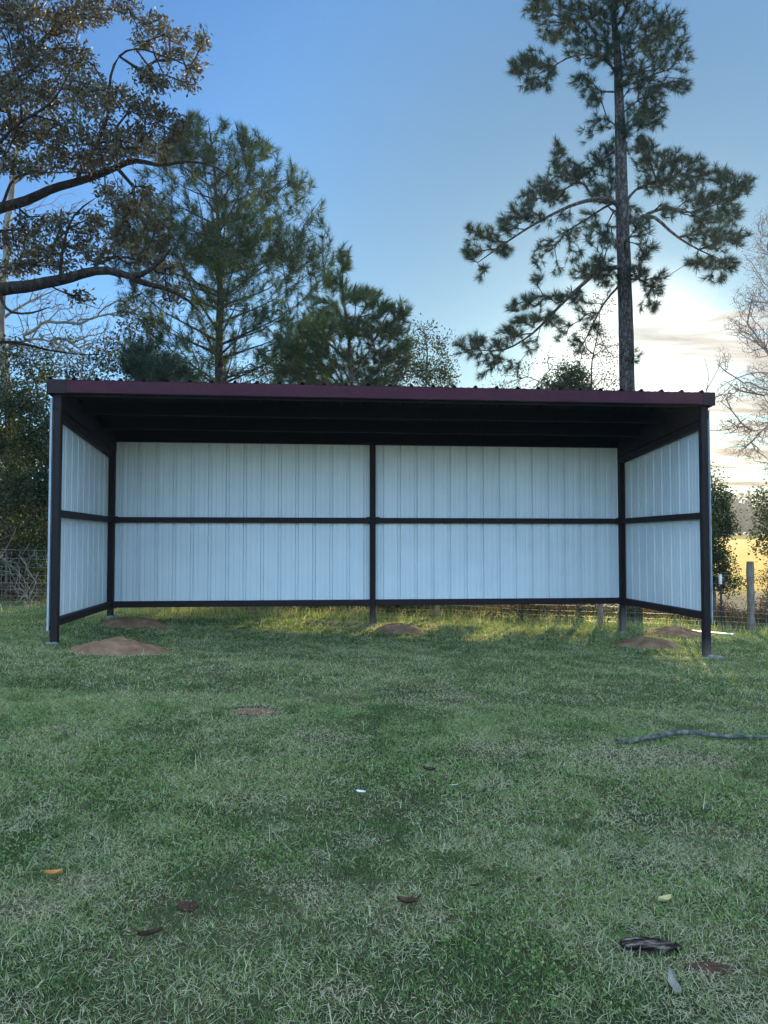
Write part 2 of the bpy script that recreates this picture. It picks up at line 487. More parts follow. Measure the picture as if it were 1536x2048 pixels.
def ground_mat():
    m, t, b = mat('ground')
    g = t.nodes.new('ShaderNodeNewGeometry'); s = t.nodes.new('ShaderNodeSeparateXYZ')
    t.links.new(g.outputs['Position'], s.inputs[0])
    n1 = noise(t, 1.1, 6); n2 = noise(t, 22, 6, .7); n3 = noise(t, .12, 4)
    r1 = ramp(t, [(.3, (.035, .045, .02)), (.5, (.065, .06, .03)), (.7, (.13, .10, .06))]); t.links.new(n1.outputs['Fac'], r1.inputs[0])
    r2 = ramp(t, [(.3, (.45, .45, .45)), (.7, (1.25, 1.25, 1.2))]); t.links.new(n2.outputs['Fac'], r2.inputs[0])
    mu = nd(t, 'ShaderNodeMix', data_type='RGBA', blend_type='MULTIPLY'); mu.inputs[0].default_value = 1
    t.links.new(r1.outputs[0], mu.inputs[6]); t.links.new(r2.outputs[0], mu.inputs[7])
    # golden hay field far off
    rf = ramp(t, [(.3, (.42, .225, .018)), (.7, (.56, .32, .032))]); t.links.new(n3.outputs['Fac'], rf.inputs[0])
    mf = nd(t, 'ShaderNodeMapRange'); mf.inputs[1].default_value = 24; mf.inputs[2].default_value = 34
    t.links.new(s.outputs[1], mf.inputs[0])
    m1 = nd(t, 'ShaderNodeMix', data_type='RGBA')
    t.links.new(mf.outputs[0], m1.inputs[0]); t.links.new(mu.outputs[2], m1.inputs[6]); t.links.new(rf.outputs[0], m1.inputs[7])
    # leaf litter under the trees beyond the fence
    rl = ramp(t, [(.35, (.022, .02, .012)), (.55, (.05, .042, .024)), (.7, (.09, .07, .042))]); t.links.new(n2.outputs['Fac'], rl.inputs[0])
    ml = nd(t, 'ShaderNodeMapRange'); ml.inputs[1].default_value = 4.2; ml.inputs[2].default_value = 5.4
    t.links.new(s.outputs[1], ml.inputs[0])
    mh = nd(t, 'ShaderNodeMapRange'); mh.inputs[1].default_value = 27; mh.inputs[2].default_value = 21
    t.links.new(s.outputs[1], mh.inputs[0])
    mm = nd(t, 'ShaderNodeMath', operation='MULTIPLY'); t.links.new(ml.outputs[0], mm.inputs[0]); t.links.new(mh.outputs[0], mm.inputs[1])
    m2 = nd(t, 'ShaderNodeMix', data_type='RGBA')
    t.links.new(mm.outputs[0], m2.inputs[0]); t.links.new(m1.outputs[2], m2.inputs[6]); t.links.new(rl.outputs[0], m2.inputs[7])
    t.links.new(m2.outputs[2], b.inputs['Base Color'])
    b.inputs['Roughness'].default_value = 1; b.inputs['Specular IOR Level'].default_value = .1
    bump(t, b, n2.outputs['Fac'], 1, .03)
    return m


M['ground'] = ground_mat()
M['sand'] = noisy('sandy_track', [(.3, (.20, .165, .125)), (.7, (.36, .31, .25))], 2.5, 1, .05, .6, .03, detail=8)

# ------------------------------------------------------------------ ground
def axis(lo, hi, c0, c1, fine, n):
    a = np.arange(c0, c1 + 1e-6, fine)
    l = c0 - np.geomspace(fine, c0 - lo, n)[::-1]
    r = c1 + np.geomspace(fine, hi - c1, n)
    return np.concatenate([l, a, r])


gx = axis(-800, 800, -6, 16, .14, 60)
gy = axis(-200, 900, -11, 8, .12, 70)
X, Y = np.meshgrid(gx, gy)
Z = gz(X, Y)
nx, ny = len(gx), len(gy)
ii = (np.arange(ny - 1)[:, None] * nx + np.arange(nx - 1)[None, :]).ravel()
GF = np.stack([ii, ii + 1, ii + nx + 1, ii + nx], -1)
tag(mk('ground', np.stack([X, Y, Z], -1).reshape(-1, 3), GF, M['ground'], smooth=True), kind='structure')

# sandy track beyond the fence
tx = np.linspace(12.6, 70, 220)
rows = []
for k, o in enumerate(np.linspace(-1.1, 1.1, 7)):
    yy = 13.2 + 0.02 * (tx - 15) + o + .22 * (vnoise(tx * .8, tx * 0 + k, 31) - .5)
    rows.append(np.stack([tx, yy, gz(tx, yy) + .012 + .02 * (k in (2, 3, 4))], -1))
TV = np.concatenate(rows)
ii = (np.arange(6)[:, None] * 220 + np.arange(219)[None, :]).ravel()
tag(mk('dirt_track', TV, np.stack([ii, ii + 1, ii + 221, ii + 220], -1), M['sand'], smooth=True), kind='structure')

# ------------------------------------------------------------------ the shelter
W, D = 9.144, 3.015
ZR, ZG = .246, 1.759                 # bottom of the bottom rail, centre of the middle girt
SL = -.075                           # roof fall per metre towards the back
PT = .05                             # half post
XC = 4.53
shed = tag(empty('livestock_shelter', (W / 2, D / 2, gz(W / 2, D / 2))),
           'open-fronted metal shelter with white ribbed walls, dark brown posts and a burgundy roof edge', 'shelter')


def sheet(length, height_fn, zbot, o, ux, out, phase=0.1, reach=None, name='wall_panel', th=.0):
    """ribbed sheet: profile along ux, ribs pushed towards out; height_fn(s)=top z"""
    prof = []
    s = -phase
    P = [(-.033, 0), (-.018, .042), (.018, .042), (.033, 0)]
    while s < length + .4:
        for a, h in P: prof.append((s + a, h))
        for q in (.10, .2048):                          # two low stiffeners between the ribs
            prof += [(s + q - .018, 0), (s + q - .008, .0055), (s + q + .008, .0055), (s + q + .018, 0)]
        s += .3048
    prof = [p for p in prof if 0 <= p[0] <= length]
    prof = [(0, 0)] + prof + [(length, 0)]
    o = np.array(o, float); ux = np.array(ux, float); out = np.array(out, float)
    V = []
    for s_, h in prof:
        b = o + ux * s_ + out * h
        V.append([b[0], b[1], zbot]); V.append([b[0], b[1], height_fn(s_)])
    n = len(prof)
    F = [(2 * i, 2 * i + 2, 2 * i + 3, 2 * i + 1) for i in range(n - 1)]
    return V, F


ZB = ZR + .012
mb = MB(); V, F = sheet(W + .1, lambda s: 3.54 + SL * D - .004, ZR + .006, (-.05, D + .052, 0), (1, 0, 0), (0, 1, 0), .118); mb.add(V, F)
mb.build('back_wall_panel', M['sheet'], shed)
for sgn, x in ((-1, -.052), (1, W + .052)):
    mb = MB(); V, F = sheet(D + .1, lambda s: 3.54 + SL * (s - .05) - .004, ZR + .006, (x, -.05, 0), (0, 1, 0), (sgn, 0, 0), .02); mb.add(V, F)
    mb.build('side_wall_panel', M['sheet'], shed)
    # white corner trim wrapping the front edge of the side sheet
    mb = MB()
    a, b = (x - .030, x - .004) if sgn < 0 else (x + .004, x + .014)
    mb.box((a, -.075, ZR - .055), (b, -.068, 3.30))
    mb.box((a, -.068, ZR - .055), (a + .006, .05, 3.30)) if sgn < 0 else mb.box((b - .006, -.068, ZR - .055), (b, .05, 3.30))
    mb.build('corner_trim', M['trim'], shed)


def post(x, y, ztop, m, name='post'):
    zb = float(gz(x, y)) - .25
    mb = MB(); mb.box((x - PT, y - PT, zb), (x + PT, y + PT, ztop), .008)
    # thin weld seam where the post was spliced
    mb.box((x - PT - .0025, y - PT - .0025, .66), (x + PT + .0025, y + PT + .0025, .667))
    mb.box((x - PT - .006, y - PT - .006, ztop), (x + PT + .006, y + PT + .006, ztop + .008))
    return mb.build(name, m, shed)


ztf = 3.165
post(0, 0, ztf, M['post']); post(W, 0, ztf, M['post'])
post(0, D - .004, ztf + SL * D, M['post']); post(W, D - .004, ztf + SL * D, M['post_raw'])
post(XC, D - .004, 3.54 + SL * D - .215, M['post_raw'])


def beam(name, a, b, m=None, bev=.006):
    mb = MB(); mb.box(a, b, bev); return mb.build(name, m or M['steel'], shed)


G = .0
for (x0, x1) in ((PT + .002, XC - PT - .002), (XC + PT + .002, W - PT - .002)):
    beam('bottom_rail', (x0, D - .055, ZR), (x1, D + .047, ZR + .105))
    beam('wall_girt', (x0, D - .055, ZG - .047), (x1, D + .047, ZG + .047))
    for zc in (ZR + .052, ZG):                         # weld plates beside the posts
        for xx, sg in ((x0, 1), (x1, -1)):
            mb = MB(); mb.box((min(xx, xx + sg * .07), D - .060, zc - .060), (max(xx, xx + sg * .07), D - .0565, zc + .060)); mb.build('weld_plate', M['steel'], shed)
for x in (0, W):
    beam('bottom_rail', (x - .047, PT + .002, ZR), (x + .045, D - PT - .006, ZR + .105))
    beam('wall_girt', (x - .047, PT + .002, ZG - .047), (x + .045, D - PT - .006, ZG + .047))
    # sloped top girt and C-section rafter sitting on the posts
    y0, y1 = -.05, D + .046
    for (za, zb_, nm, xi) in ((3.05, 3.155, 'top_girt', .028), (3.175, 3.485, 'rafter', .055)):
        ya, yb = (PT + .002, D - PT - .006) if nm == 'top_girt' else (y0, y1)
        mb = MB()
        mb.sec([(x - .048, ya, za + SL * ya), (x - .048, yb, za + SL * yb), (x - .048, yb, zb_ + SL * yb), (x - .048, ya, zb_ + SL * ya)], True, (.048 + xi if x == 0 else .048 + xi, 0, 0))
        mb.build(nm, M['steel'], shed)


def purlin(y, name='purlin'):
    """C-section purlin open towards the front, 20 cm deep with a return lip"""
    zt = 3.537 + SL * y; zb = zt - .195
    t = .004; wd = .06; lip = .02
    pts = [(0, y + wd, zb), (0, y, zb), (0, y, zb + lip), (0, y + t, zb + lip), (0, y + t, zb + t), (0, y + wd - t, zb + t),
           (0, y + wd - t, zt - t), (0, y + t, zt - t), (0, y + t, zt - lip), (0, y, zt - lip), (0, y, zt), (0, y + wd, zt)]
    mb = MB(); mb.sec([(-.045, p[1], p[2]) for p in pts], True, (W + .09, 0, 0))
    return mb.build(name, M['primer'], shed)


for y in (-.04, .98, 1.98, D - .02): purlin(y)

# ribbed roof sheet: profile along x, running down the slope
prof = []
s = -.09 + .02
while s < W + .12:
    prof += [(s - .034, 0), (s - .012, .034), (s + .012, .034), (s + .034, 0)]
    for q in (.10, .2048): prof += [(s + q - .018, 0), (s + q - .008, .006), (s + q + .008, .006), (s + q + .018, 0)]
    s += .3048
prof = [(-.115, 0)] + [p for p in prof if -.11 < p[0] < W + .11] + [(W + .115, 0)]
ya, yb = -.125, D + .16
V = []
for (x, h) in prof:
    V += [(x, ya, 3.54 + SL * ya + h), (x, yb, 3.54 + SL * yb + h), (x, ya, 3.539 + SL * ya + h - .0015), (x, yb, 3.539 + SL * yb + h - .0015)]
n = len(prof)
F = [(4 * i, 4 * i + 4, 4 * i + 5, 4 * i + 1) for i in range(n - 1)] + [(4 * i + 2, 4 * i + 3, 4 * i + 7, 4 * i + 6) for i in range(n - 1)]
F += [(4 * i, 4 * i + 2, 4 * i + 6, 4 * i + 4) for i in range(n - 1)]
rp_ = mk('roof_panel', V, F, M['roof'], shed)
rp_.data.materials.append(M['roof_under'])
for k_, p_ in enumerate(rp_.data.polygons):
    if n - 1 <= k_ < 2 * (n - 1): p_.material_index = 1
# front fascia: top flange, face, bottom return; end caps
zf0, zf1 = 3.372, 3.543
mb = MB()
mb.box((-.03, -.150, zf0), (W + .02, -.140, zf1 - .006))
mb.box((-.03, -.1398, zf0), (W + .02, -.10, zf0 + .006))
mb.build('front_fascia', M['fascia'], shed)
for x0, x1 in ((-.105, .135), (W - .07, W + .112)):
    mb = MB()
    mb.box((x0, -.158, zf0 - .012), (x1, -.138, zf1 + .002))
    xa, xb = (x0, x0 + .008) if x0 < 0 else (x1 - .008, x1)
    mb.sec([(xa, -.138, zf0 - .012), (xa, D + .15, 3.36 + SL * D), (xa, D + .15, 3.546 + SL * (D + .15)), (xa, -.138, zf1 + .004)], True, (xb - xa, 0, 0))
    mb.build('end_cap', M['steel'], shed)
# ------------------------------------------------------------------ vegetation generator
def grow(limbs, targets, bal=.25, step=.3, jit=.04, r=None):
    """limbs: list of (pts Nx3, radii N). Joins every target point to the skeleton by a twig."""
    P = []; par = []; L = []; R0 = []; Dn = []
    for pts, rad in limbs:
        pts = np.asarray(pts, float); rad = np.asarray(rad, float)
        # resample
        seg = np.linalg.norm(np.diff(pts, axis=0), axis=1); cum = np.concatenate([[0], np.cumsum(seg)])
        n = max(2, int(cum[-1] / step) + 1)
        tt = np.linspace(0, cum[-1], n)
        # smooth (Catmull-like via dense linear then box filter)
        q = np.stack([np.interp(tt, cum, pts[:, k]) for k in range(3)], -1)
        if n > 4:
            q2 = q.copy(); q2[1:-1] = (q[:-2] + 2 * q[1:-1] + q[2:]) / 4
            w1 = r.normal(0, 1, (n, 3))
            for _ in range(2): w1[1:-1] = (w1[:-2] + 2 * w1[1:-1] + w1[2:]) / 4
            w1[0] = 0
            q = q2 + w1 * jit * (.75 if jit > .045 else .5)
        rr = np.interp(tt, cum, rad)
        if P:
            A = np.array(P); d = np.linalg.norm(A - q[0], axis=1); j = int(np.argmin(d)); pl = L[j]
        else: j = -1; pl = 0
        for k in range(n):
            P.append(q[k]); par.append(j if k == 0 else len(P) - 2); L.append(pl + tt[k]); R0.append(rr[k])
            Dn.append((q[min(k + 1, n - 1)] - q[max(k - 1, 0)]))
    nb = len(P)
    cap = nb + int(sum(2 + 0 for _ in range(len(targets)))) + 40 * len(targets)
    A = np.zeros((cap, 3)); A[:nb] = P
    DD = np.zeros((cap, 3)); Dn = np.array(Dn); DD[:nb] = Dn / (np.linalg.norm(Dn, axis=1)[:, None] + 1e-9)
    LL = np.zeros(cap); LL[:nb] = L
    par = list(par); R0 = list(R0); cnt = nb
    T = np.asarray(targets, float)
    if len(T):
        d0 = np.full(len(T), 1e9)
        for a in range(0, nb, 200):
            d0 = np.minimum(d0, np.linalg.norm(T[:, None] - A[None, a:min(a + 200, nb)], axis=2).min(1))
        order = np.argsort(d0)
    else: order = []
    tips = []
    for i in order:
        t = T[i]
        v = t - A[:cnt]; d = np.sqrt((v * v).sum(1)) + 1e-6
        cs = (v * DD[:cnt]).sum(1) / d
        c = d * (1 + .55 * (1 - cs)) + bal * LL[:cnt]
        j = int(np.argmin(c)); dist = d[j]
        ns = min(35, max(1, int(dist / step)))
        p0 = A[j].copy(); d0_ = DD[j]
        ctrl = p0 + (d0_ * .45 + (t - p0) / dist * .55) * dist * .5
        prev = j
        for k in range(1, ns + 1):
            s = k / ns
            q = (1 - s) ** 2 * p0 + 2 * s * (1 - s) * ctrl + s * s * t
            if k < ns: q = q + r.normal(0, jit, 3)
            A[cnt] = q; dd = q - A[prev]; DD[cnt] = dd / (np.linalg.norm(dd) + 1e-9)
            LL[cnt] = LL[prev] + np.linalg.norm(dd); par.append(prev); R0.append(0); prev = cnt; cnt += 1
        tips.append(prev)
    return A[:cnt], np.array(par), DD[:cnt], np.array(R0), np.array(tips, int)


def radii(A, par, R0, tipr=.004, ex=2.4):
    n = len(A); s = np.zeros(n); nchild = np.zeros(n, int)
    for i in range(n):
        if par[i] >= 0: nchild[par[i]] += 1
    R = np.zeros(n)
    for i in range(n - 1, -1, -1):
        R[i] = max(s[i] ** (1 / ex), tipr, R0[i])
        if par[i] >= 0: s[par[i]] += R[i] ** ex if nchild[par[i]] > 1 else max(R[i] * 1.01, tipr) ** ex
    # limbs with a given radius keep it
    for i in range(n):
        if R0[i] > 0: R[i] = max(R0[i], tipr)
    return R


def wood(A, par, R, split=None):
    """tubes along chains -> QM (and a second QM for chains thinner than split)"""
    n = len(A); kids = [[] for _ in range(n)]
    for i in range(n):
        if par[i] >= 0: kids[par[i]].append(i)
    thick, thin = QM(), QM()
    starts = [i for i in range(n) if par[i] < 0]
    while starts:
        s = starts.pop()
        ch = [s]; c = s
        while kids[c]:
            ks = sorted(kids[c], key=lambda q: -R[q])
            starts += ks[1:]; c = ks[0]; ch.append(c)
        pts = A[ch]; rad = R[ch].copy()
        if par[s] >= 0:
            pts = np.concatenate([[A[par[s]]], pts]); rad = np.concatenate([[min(rad[0] * 1.25, R[par[s]])], rad])
        if len(pts) < 2: continue
        mr = rad.max()
        k = 14 if mr > .12 else 8 if mr > .04 else 5 if mr > .015 else 3
        rad[-1] *= .5
        V, F = tube(pts, rad, k)
        (thin if (split and mr < split) else thick).add(V, F)
    return thick, thin


def unit(v): return v / (np.linalg.norm(v, axis=-1, keepdims=True) + 1e-9)


def needle_tufts(P, Dv, n=34, ln=.17, wd=.006, spread=.75, back=.16, r=None, tone=None):
    """bottle-brush tufts: n thin triangles on each shoot"""
    m = len(P)
    P = np.repeat(P, n, 0); Dr = np.repeat(unit(Dv), n, 0)
    s = r.random(len(P))
    rp = unit(r.normal(0, 1, P.shape)); rp = unit(rp - (rp * Dr).sum(1)[:, None] * Dr)
    fw = .35 + .9 * s
    d = unit(Dr * fw[:, None] + rp * spread * (1.15 - .6 * s)[:, None])
    b = P - Dr * (back * (1 - s))[:, None]
    L = ln * r.uniform(.75, 1.15, len(P))
    d = unit(d + np.array([0, 0, -.10]))
    side = unit(np.cross(d, r.normal(0, 1, P.shape)))
    tip = b + d * L[:, None]
    w_ = wd * r.uniform(.7, 1.3, len(P))
    V = np.stack([b - side * w_[:, None] * .5, b + side * w_[:, None] * .5, tip], 1).reshape(-1, 3)
    F = np.arange(len(V)).reshape(-1, 3)
    t = r.random(m) if tone is None else tone
    a = np.clip(np.repeat(t, n) * .7 + r.random(len(P)) * .3, 0, 1)
    return V, F, np.repeat(a, 3)


def leaf_clusters(P, Dv, n=7, ln=.08, wd=.03, spread=1.0, rad=.08, r=None, droop=.1, tone=None):
    m = len(P)
    P = np.repeat(P, n, 0); Dr = np.repeat(unit(Dv), n, 0)
    d = unit(Dr * .7 + r.normal(0, 1, P.shape) * spread * .6 + np.array([0, 0, -droop]))
    b = P + r.normal(0, rad, P.shape)
    L = ln * r.uniform(.6, 1.25, len(P)); w_ = wd * r.uniform(.7, 1.25, len(P))
    side = unit(np.cross(d, r.normal(0, 1, P.shape)))
    nrm = np.cross(d, side)
    mid = b + d * (L * .5)[:, None] + nrm * (L * .10)[:, None]
    V = np.stack([b, mid + side * (w_ * .5)[:, None], b + d * L[:, None], mid - side * (w_ * .5)[:, None]], 1).reshape(-1, 3)
    k = np.arange(len(P)) * 4
    F = np.concatenate([np.stack([k, k + 1, k + 2], 1), np.stack([k, k + 2, k + 3], 1)])
    t = r.random(m) if tone is None else tone
    a = np.clip(np.repeat(t, n) * .6 + r.random(len(P)) * .4, 0, 1)
    return V, F, np.repeat(a, 4)


def blob_pts(blobs, depth, dspread, spacing, r, dfun=None):
    """sample points inside pixel-described clumps; each clump is a real ellipsoid at its own depth"""
    out = []
    for b in blobs:
        cx, cy, rx, ry = b[:4]; dd = b[4] if len(b) > 4 else r.normal(0, dspread * .5)
        dens = b[5] if len(b) > 5 else 1.0
        n = int(max(3, rx * ry * math.pi / (spacing ** 2) * 1.5 * dens))
        v = unit(r.normal(0, 1, (n, 3))) * (r.random(n) ** .42)[:, None]
        rz = min(rx, ry * 1.3) / FPX * depth * 1.1
        for k in range(n):
            out.append(at(cx + v[k, 0] * rx, cy + v[k, 1] * ry, depth + dd + v[k, 2] * rz))
    return np.array(out)


def pl(depth, pts):
    """pixel polyline -> world; each point (u, v[, ddepth])"""
    return np.array([at(p[0], p[1], depth + (p[2] if len(p) > 2 else 0)) for p in pts])


def finish(name, label, cat, A, par, R, base, bark, group=None, split=None, leaves=None, leafm=None):
    root = tag(empty(name, base), label, cat, group)
    th, tn = wood(A, par, R, split)
    th.build('trunk', bark, root)
    if split and tn.V: tn.build('twigs', bark, root)
    if leaves is not None:
        mk('crown', leaves[0], leaves[1], leafm, root, attr=leaves[2])
    return root


def cat3(*ls):
    V = []; F = []; a = []; n = 0
    for v, f, t in ls:
        V.append(v); F.append(f + n); a.append(t); n += len(v)
    return np.concatenate(V), np.concatenate(F), np.concatenate(a)


# ------------------------------------------------------------------ tall pine (right)
def base_of(u, d, v=1200):
    p = at(u, v, d); return np.array([p[0], p[1], float(gz(p[0], p[1]))])


def tall_pine():
    r = np.random.default_rng(11); d = 20.5
    b0 = base_of(1262, d)
    tr = np.concatenate([[b0 - [0, 0, .3], b0 + [0, 0, .2]], pl(d, [(1258, 900), (1255, 790), (1252, 650), (1247, 500), (1243, 380), (1240, 250), (1236, 140), (1229, 40), (1222, -60), (1214, -200), (1210, -290)])])
    rad = np.array([.30, .27, .215, .200, .19, .178, .160, .135, .105, .08, .055, .03, .015])
    limbs = [(tr, rad)]
    def LB(pts, r0, r1):
        q = pl(d, pts); limbs.append((q, np.linspace(r0, r1, len(q))))
    LB([(1245, 420), (1215, 395, -.2), (1180, 400, -.4), (1140, 412, -.6), (1100, 430, -.8), (1040, 465, -1), (990, 500, -1), (955, 525, -.9)], .07, .012)
    LB([(1241, 292), (1205, 318, .4), (1165, 355, .7), (1130, 380, .9), (1090, 395, 1)], .045, .01)
    LB([(1244, 400), (1212, 412, .5), (1170, 440, .9), (1130, 465, 1.1), (1085, 490, 1.3)], .04, .01)
    LB([(1250, 448), (1290, 427, -.3), (1310, 430, -.5), (1340, 462, -.8), (1390, 498, -1), (1440, 520, -1.1)], .07, .012)
    LB([(1295, 428, -.35), (1330, 415, .1), (1375, 428, .4), (1420, 415, .6), (1470, 392, .7)], .045, .01)
    LB([(1246, 410), (1270, 378, .5), (1310, 362, .9), (1360, 350, 1.2), (1400, 355, 1.3)], .04, .01)
    LB([(1248, 535), (1205, 538, -.4), (1165, 568, -.6), (1112, 620, -.8), (1062, 670, -.8), (1005, 705, -.8), (940, 700, -.8)], .065, .012)
    LB([(1250, 560), (1210, 600, .5), (1185, 650, .8), (1165, 690, 1), (1145, 720, 1)], .035, .01)
    LB([(1237, 150), (1200, 108, -.3), (1150, 108, -.4), (1110, 132, -.5), (1075, 152, -.5), (1035, 145, -.5)], .035, .008)
    LB([(1235, 130), (1290, 80, .3), (1350, 25, .5)], .03, .008)
    LB([(1238, 170), (1300, 130, -.4), (1360, 110, -.6)], .03, .008)
    LB([(1239, 230), (1290, 190, .5), (1350, 165, .8)], .025, .008)
    LB([(1250, 560), (1290, 555, -.5), (1315, 590, -.7)], .03, .008)
    LB([(1229, 50), (1150, 30, .5), (1080, 10, .8)], .03, .008)
    LB([(1250, 500), (1250, 480, -1.2), (1270, 470, -2.2)], .04, .01)
    LB([(1245, 430), (1225, 420, 1.3), (1200, 400, 2.4)], .04, .01)
    B = [(1130, 22, 55, 34), (1072, 15, 34, 30), (1185, 40, 50, 45), (1190, 100, 45, 40), (1240, 85, 55, 45), (1290, 50, 50, 55), (1340, 50, 42, 45), (1365, 110, 22, 40), (1110, 62, 40, 26),
         (1235, 10, 60, 40), (1150, 85, 30, 30), (1320, 110, 45, 35), (1065, 122, 38, 26, -.5), (1098, 142, 16, 28, -.5), (1032, 135, 20, 22, -.5), (1062, 165, 28, 16, -.5), (1090, 175, 14, 10, -.5),
         (1165, 165, 26, 22), (1185, 195, 26, 22), (1265, 150, 45, 32), (1310, 175, 38, 26), (1360, 172, 28, 18), (1290, 215, 45, 24), (1265, 250, 34, 26), (1310, 240, 24, 22),
         (1195, 245, 28, 22, .3, .6), (1170, 270, 18, 16, .3, .5), (1280, 290, 38, 20), (1225, 300, 26, 26, .6), (1195, 325, 32, 26, .6),
         (1115, 300, 18, 24, .8), (1125, 338, 34, 28, .8), (1160, 350, 38, 26, .6), (1085, 375, 34, 24, .8), (1055, 395, 22, 20, .8), (1110, 390, 40, 22, .8), (1200, 385, 32, 26, .3), (1045, 425, 32, 22, -.9),
         (1012, 445, 24, 22, -1), (985, 470, 36, 18, -1), (948, 460, 20, 13, -1), (945, 500, 22, 26, -1), (965, 545, 14, 16, -1), (1000, 500, 32, 16, -1), (1085, 440, 26, 16, -.8, .7), (1130, 432, 22, 14, -.6, .6),
         (1100, 495, 24, 20, 1.2, .8), (1075, 520, 16, 24, 1.2, .7), (1140, 470, 30, 20, 1, .8), (1175, 440, 26, 20, .8, .8), (1150, 510, 22, 18, .9, .7), (1120, 540, 16, 14, 1, .5), (1195, 470, 26, 30, -.6, .8),
         (1300, 320, 38, 30, .9), (1345, 325, 38, 30, 1), (1395, 325, 24, 18, .9), (1385, 360, 40, 28, .9), (1435, 350, 28, 20, .7), (1465, 370, 34, 28, .6), (1497, 365, 16, 22, .6), (1440, 400, 40, 26, .5), (1395, 400, 36, 24, .5), (1340, 370, 34, 26, .8),
         (1300, 365, 28, 24, .6), (1410, 440, 40, 26, -.6), (1460, 430, 28, 26, .3), (1480, 475, 26, 20, -.9), (1435, 480, 38, 26, -1), (1400, 525, 36, 20, -1), (1450, 530, 34, 18, -1.1), (1340, 420, 30, 18, -.3, .7), (1385, 470, 26, 18, -.6, .7), (1430, 558, 30, 12, -1.1, .7),
         (1285, 455, 24, 24, -1.8, .8), (1290, 500, 28, 24, -1.2, .8), (1278, 545, 26, 24, -.6), (1305, 575, 28, 22, -.7), (1300, 610, 26, 16, -.7, .8), (1325, 550, 16, 16, -.7, .6),
         (1205, 520, 26, 20, -.4), (1185, 545, 28, 20, -.5), (1215, 560, 26, 26, -.3), (1160, 545, 20, 16, -.5, .8), (1150, 590, 24, 18, -.6), (1110, 595, 26, 16, -.7), (1075, 560, 14, 18, -.8, .8), (1060, 600, 32, 18, -.8), (1030, 612, 18, 14, -.8), (1095, 635, 30, 18, -.8),
         (1050, 640, 34, 16, -.8), (1020, 665, 34, 18, -.8), (985, 690, 34, 16, -.8), (945, 680, 26, 16, -.8), (918, 690, 14, 10, -.8), (940, 705, 26, 12, -.8), (975, 720, 34, 14, -.8), (1060, 690, 26, 20, -.6, .5), (1015, 730, 30, 18, -.8, .5), (1125, 660, 26, 26, .5, .5),
         (1165, 620, 24, 24, .6, .6), (1190, 650, 24, 26, .8, .6), (1150, 690, 26, 26, .9, .5), (970, 750, 22, 16, -.8, .4), (1270, 710, 14, 18, -.4, .5),
         (1225, 470, 25, 30, 1.5, .6), (1225, 360, 25, 30, 1.5, .7), (1260, 430, 30, 30, 2.2, .7), (1290, -60, 80, 50), (1200, -70, 80, 50), (1130, -40, 60, 40), (1215, -170, 90, 70), (1215, -260, 50, 50)]
    B = [(b + (0,) * (5 - len(b)))[:5] + (.62,) if (-20 < b[1] < 135 and b[0] > 1120) else b for b in B]
    T = blob_pts(B, d, 1.2, 9.2, r)
    A, par, DD, R0, tips = grow(limbs, T, .18, .28, .03, r=r)
    R = radii(A, par, R0, .0065)
    thin = np.where((R < .012) & (r.random(len(R)) < .30))[0]
    idx = np.unique(np.concatenate([tips, thin]))
    dv = unit(DD[idx]) + np.array([0, 0, .38]) + r.normal(0, .12, (len(idx), 3))
    tone = np.clip(fbm(A[idx, 0] * .9 + 50, A[idx, 2] * .9, 5, 3) * 1.6 - .35 + r.normal(0, .12, len(idx)), 0, 1)
    lv = needle_tufts(A[idx], dv, 48, .205, .0085, .8, .10, r, tone)
    finish('pine_tree', 'tall pine with a bare straight trunk rising behind the right end of the shelter roof', 'pine tree', A, par, R, b0, M['bark_pine'], leaves=lv, leafm=M['needles'])


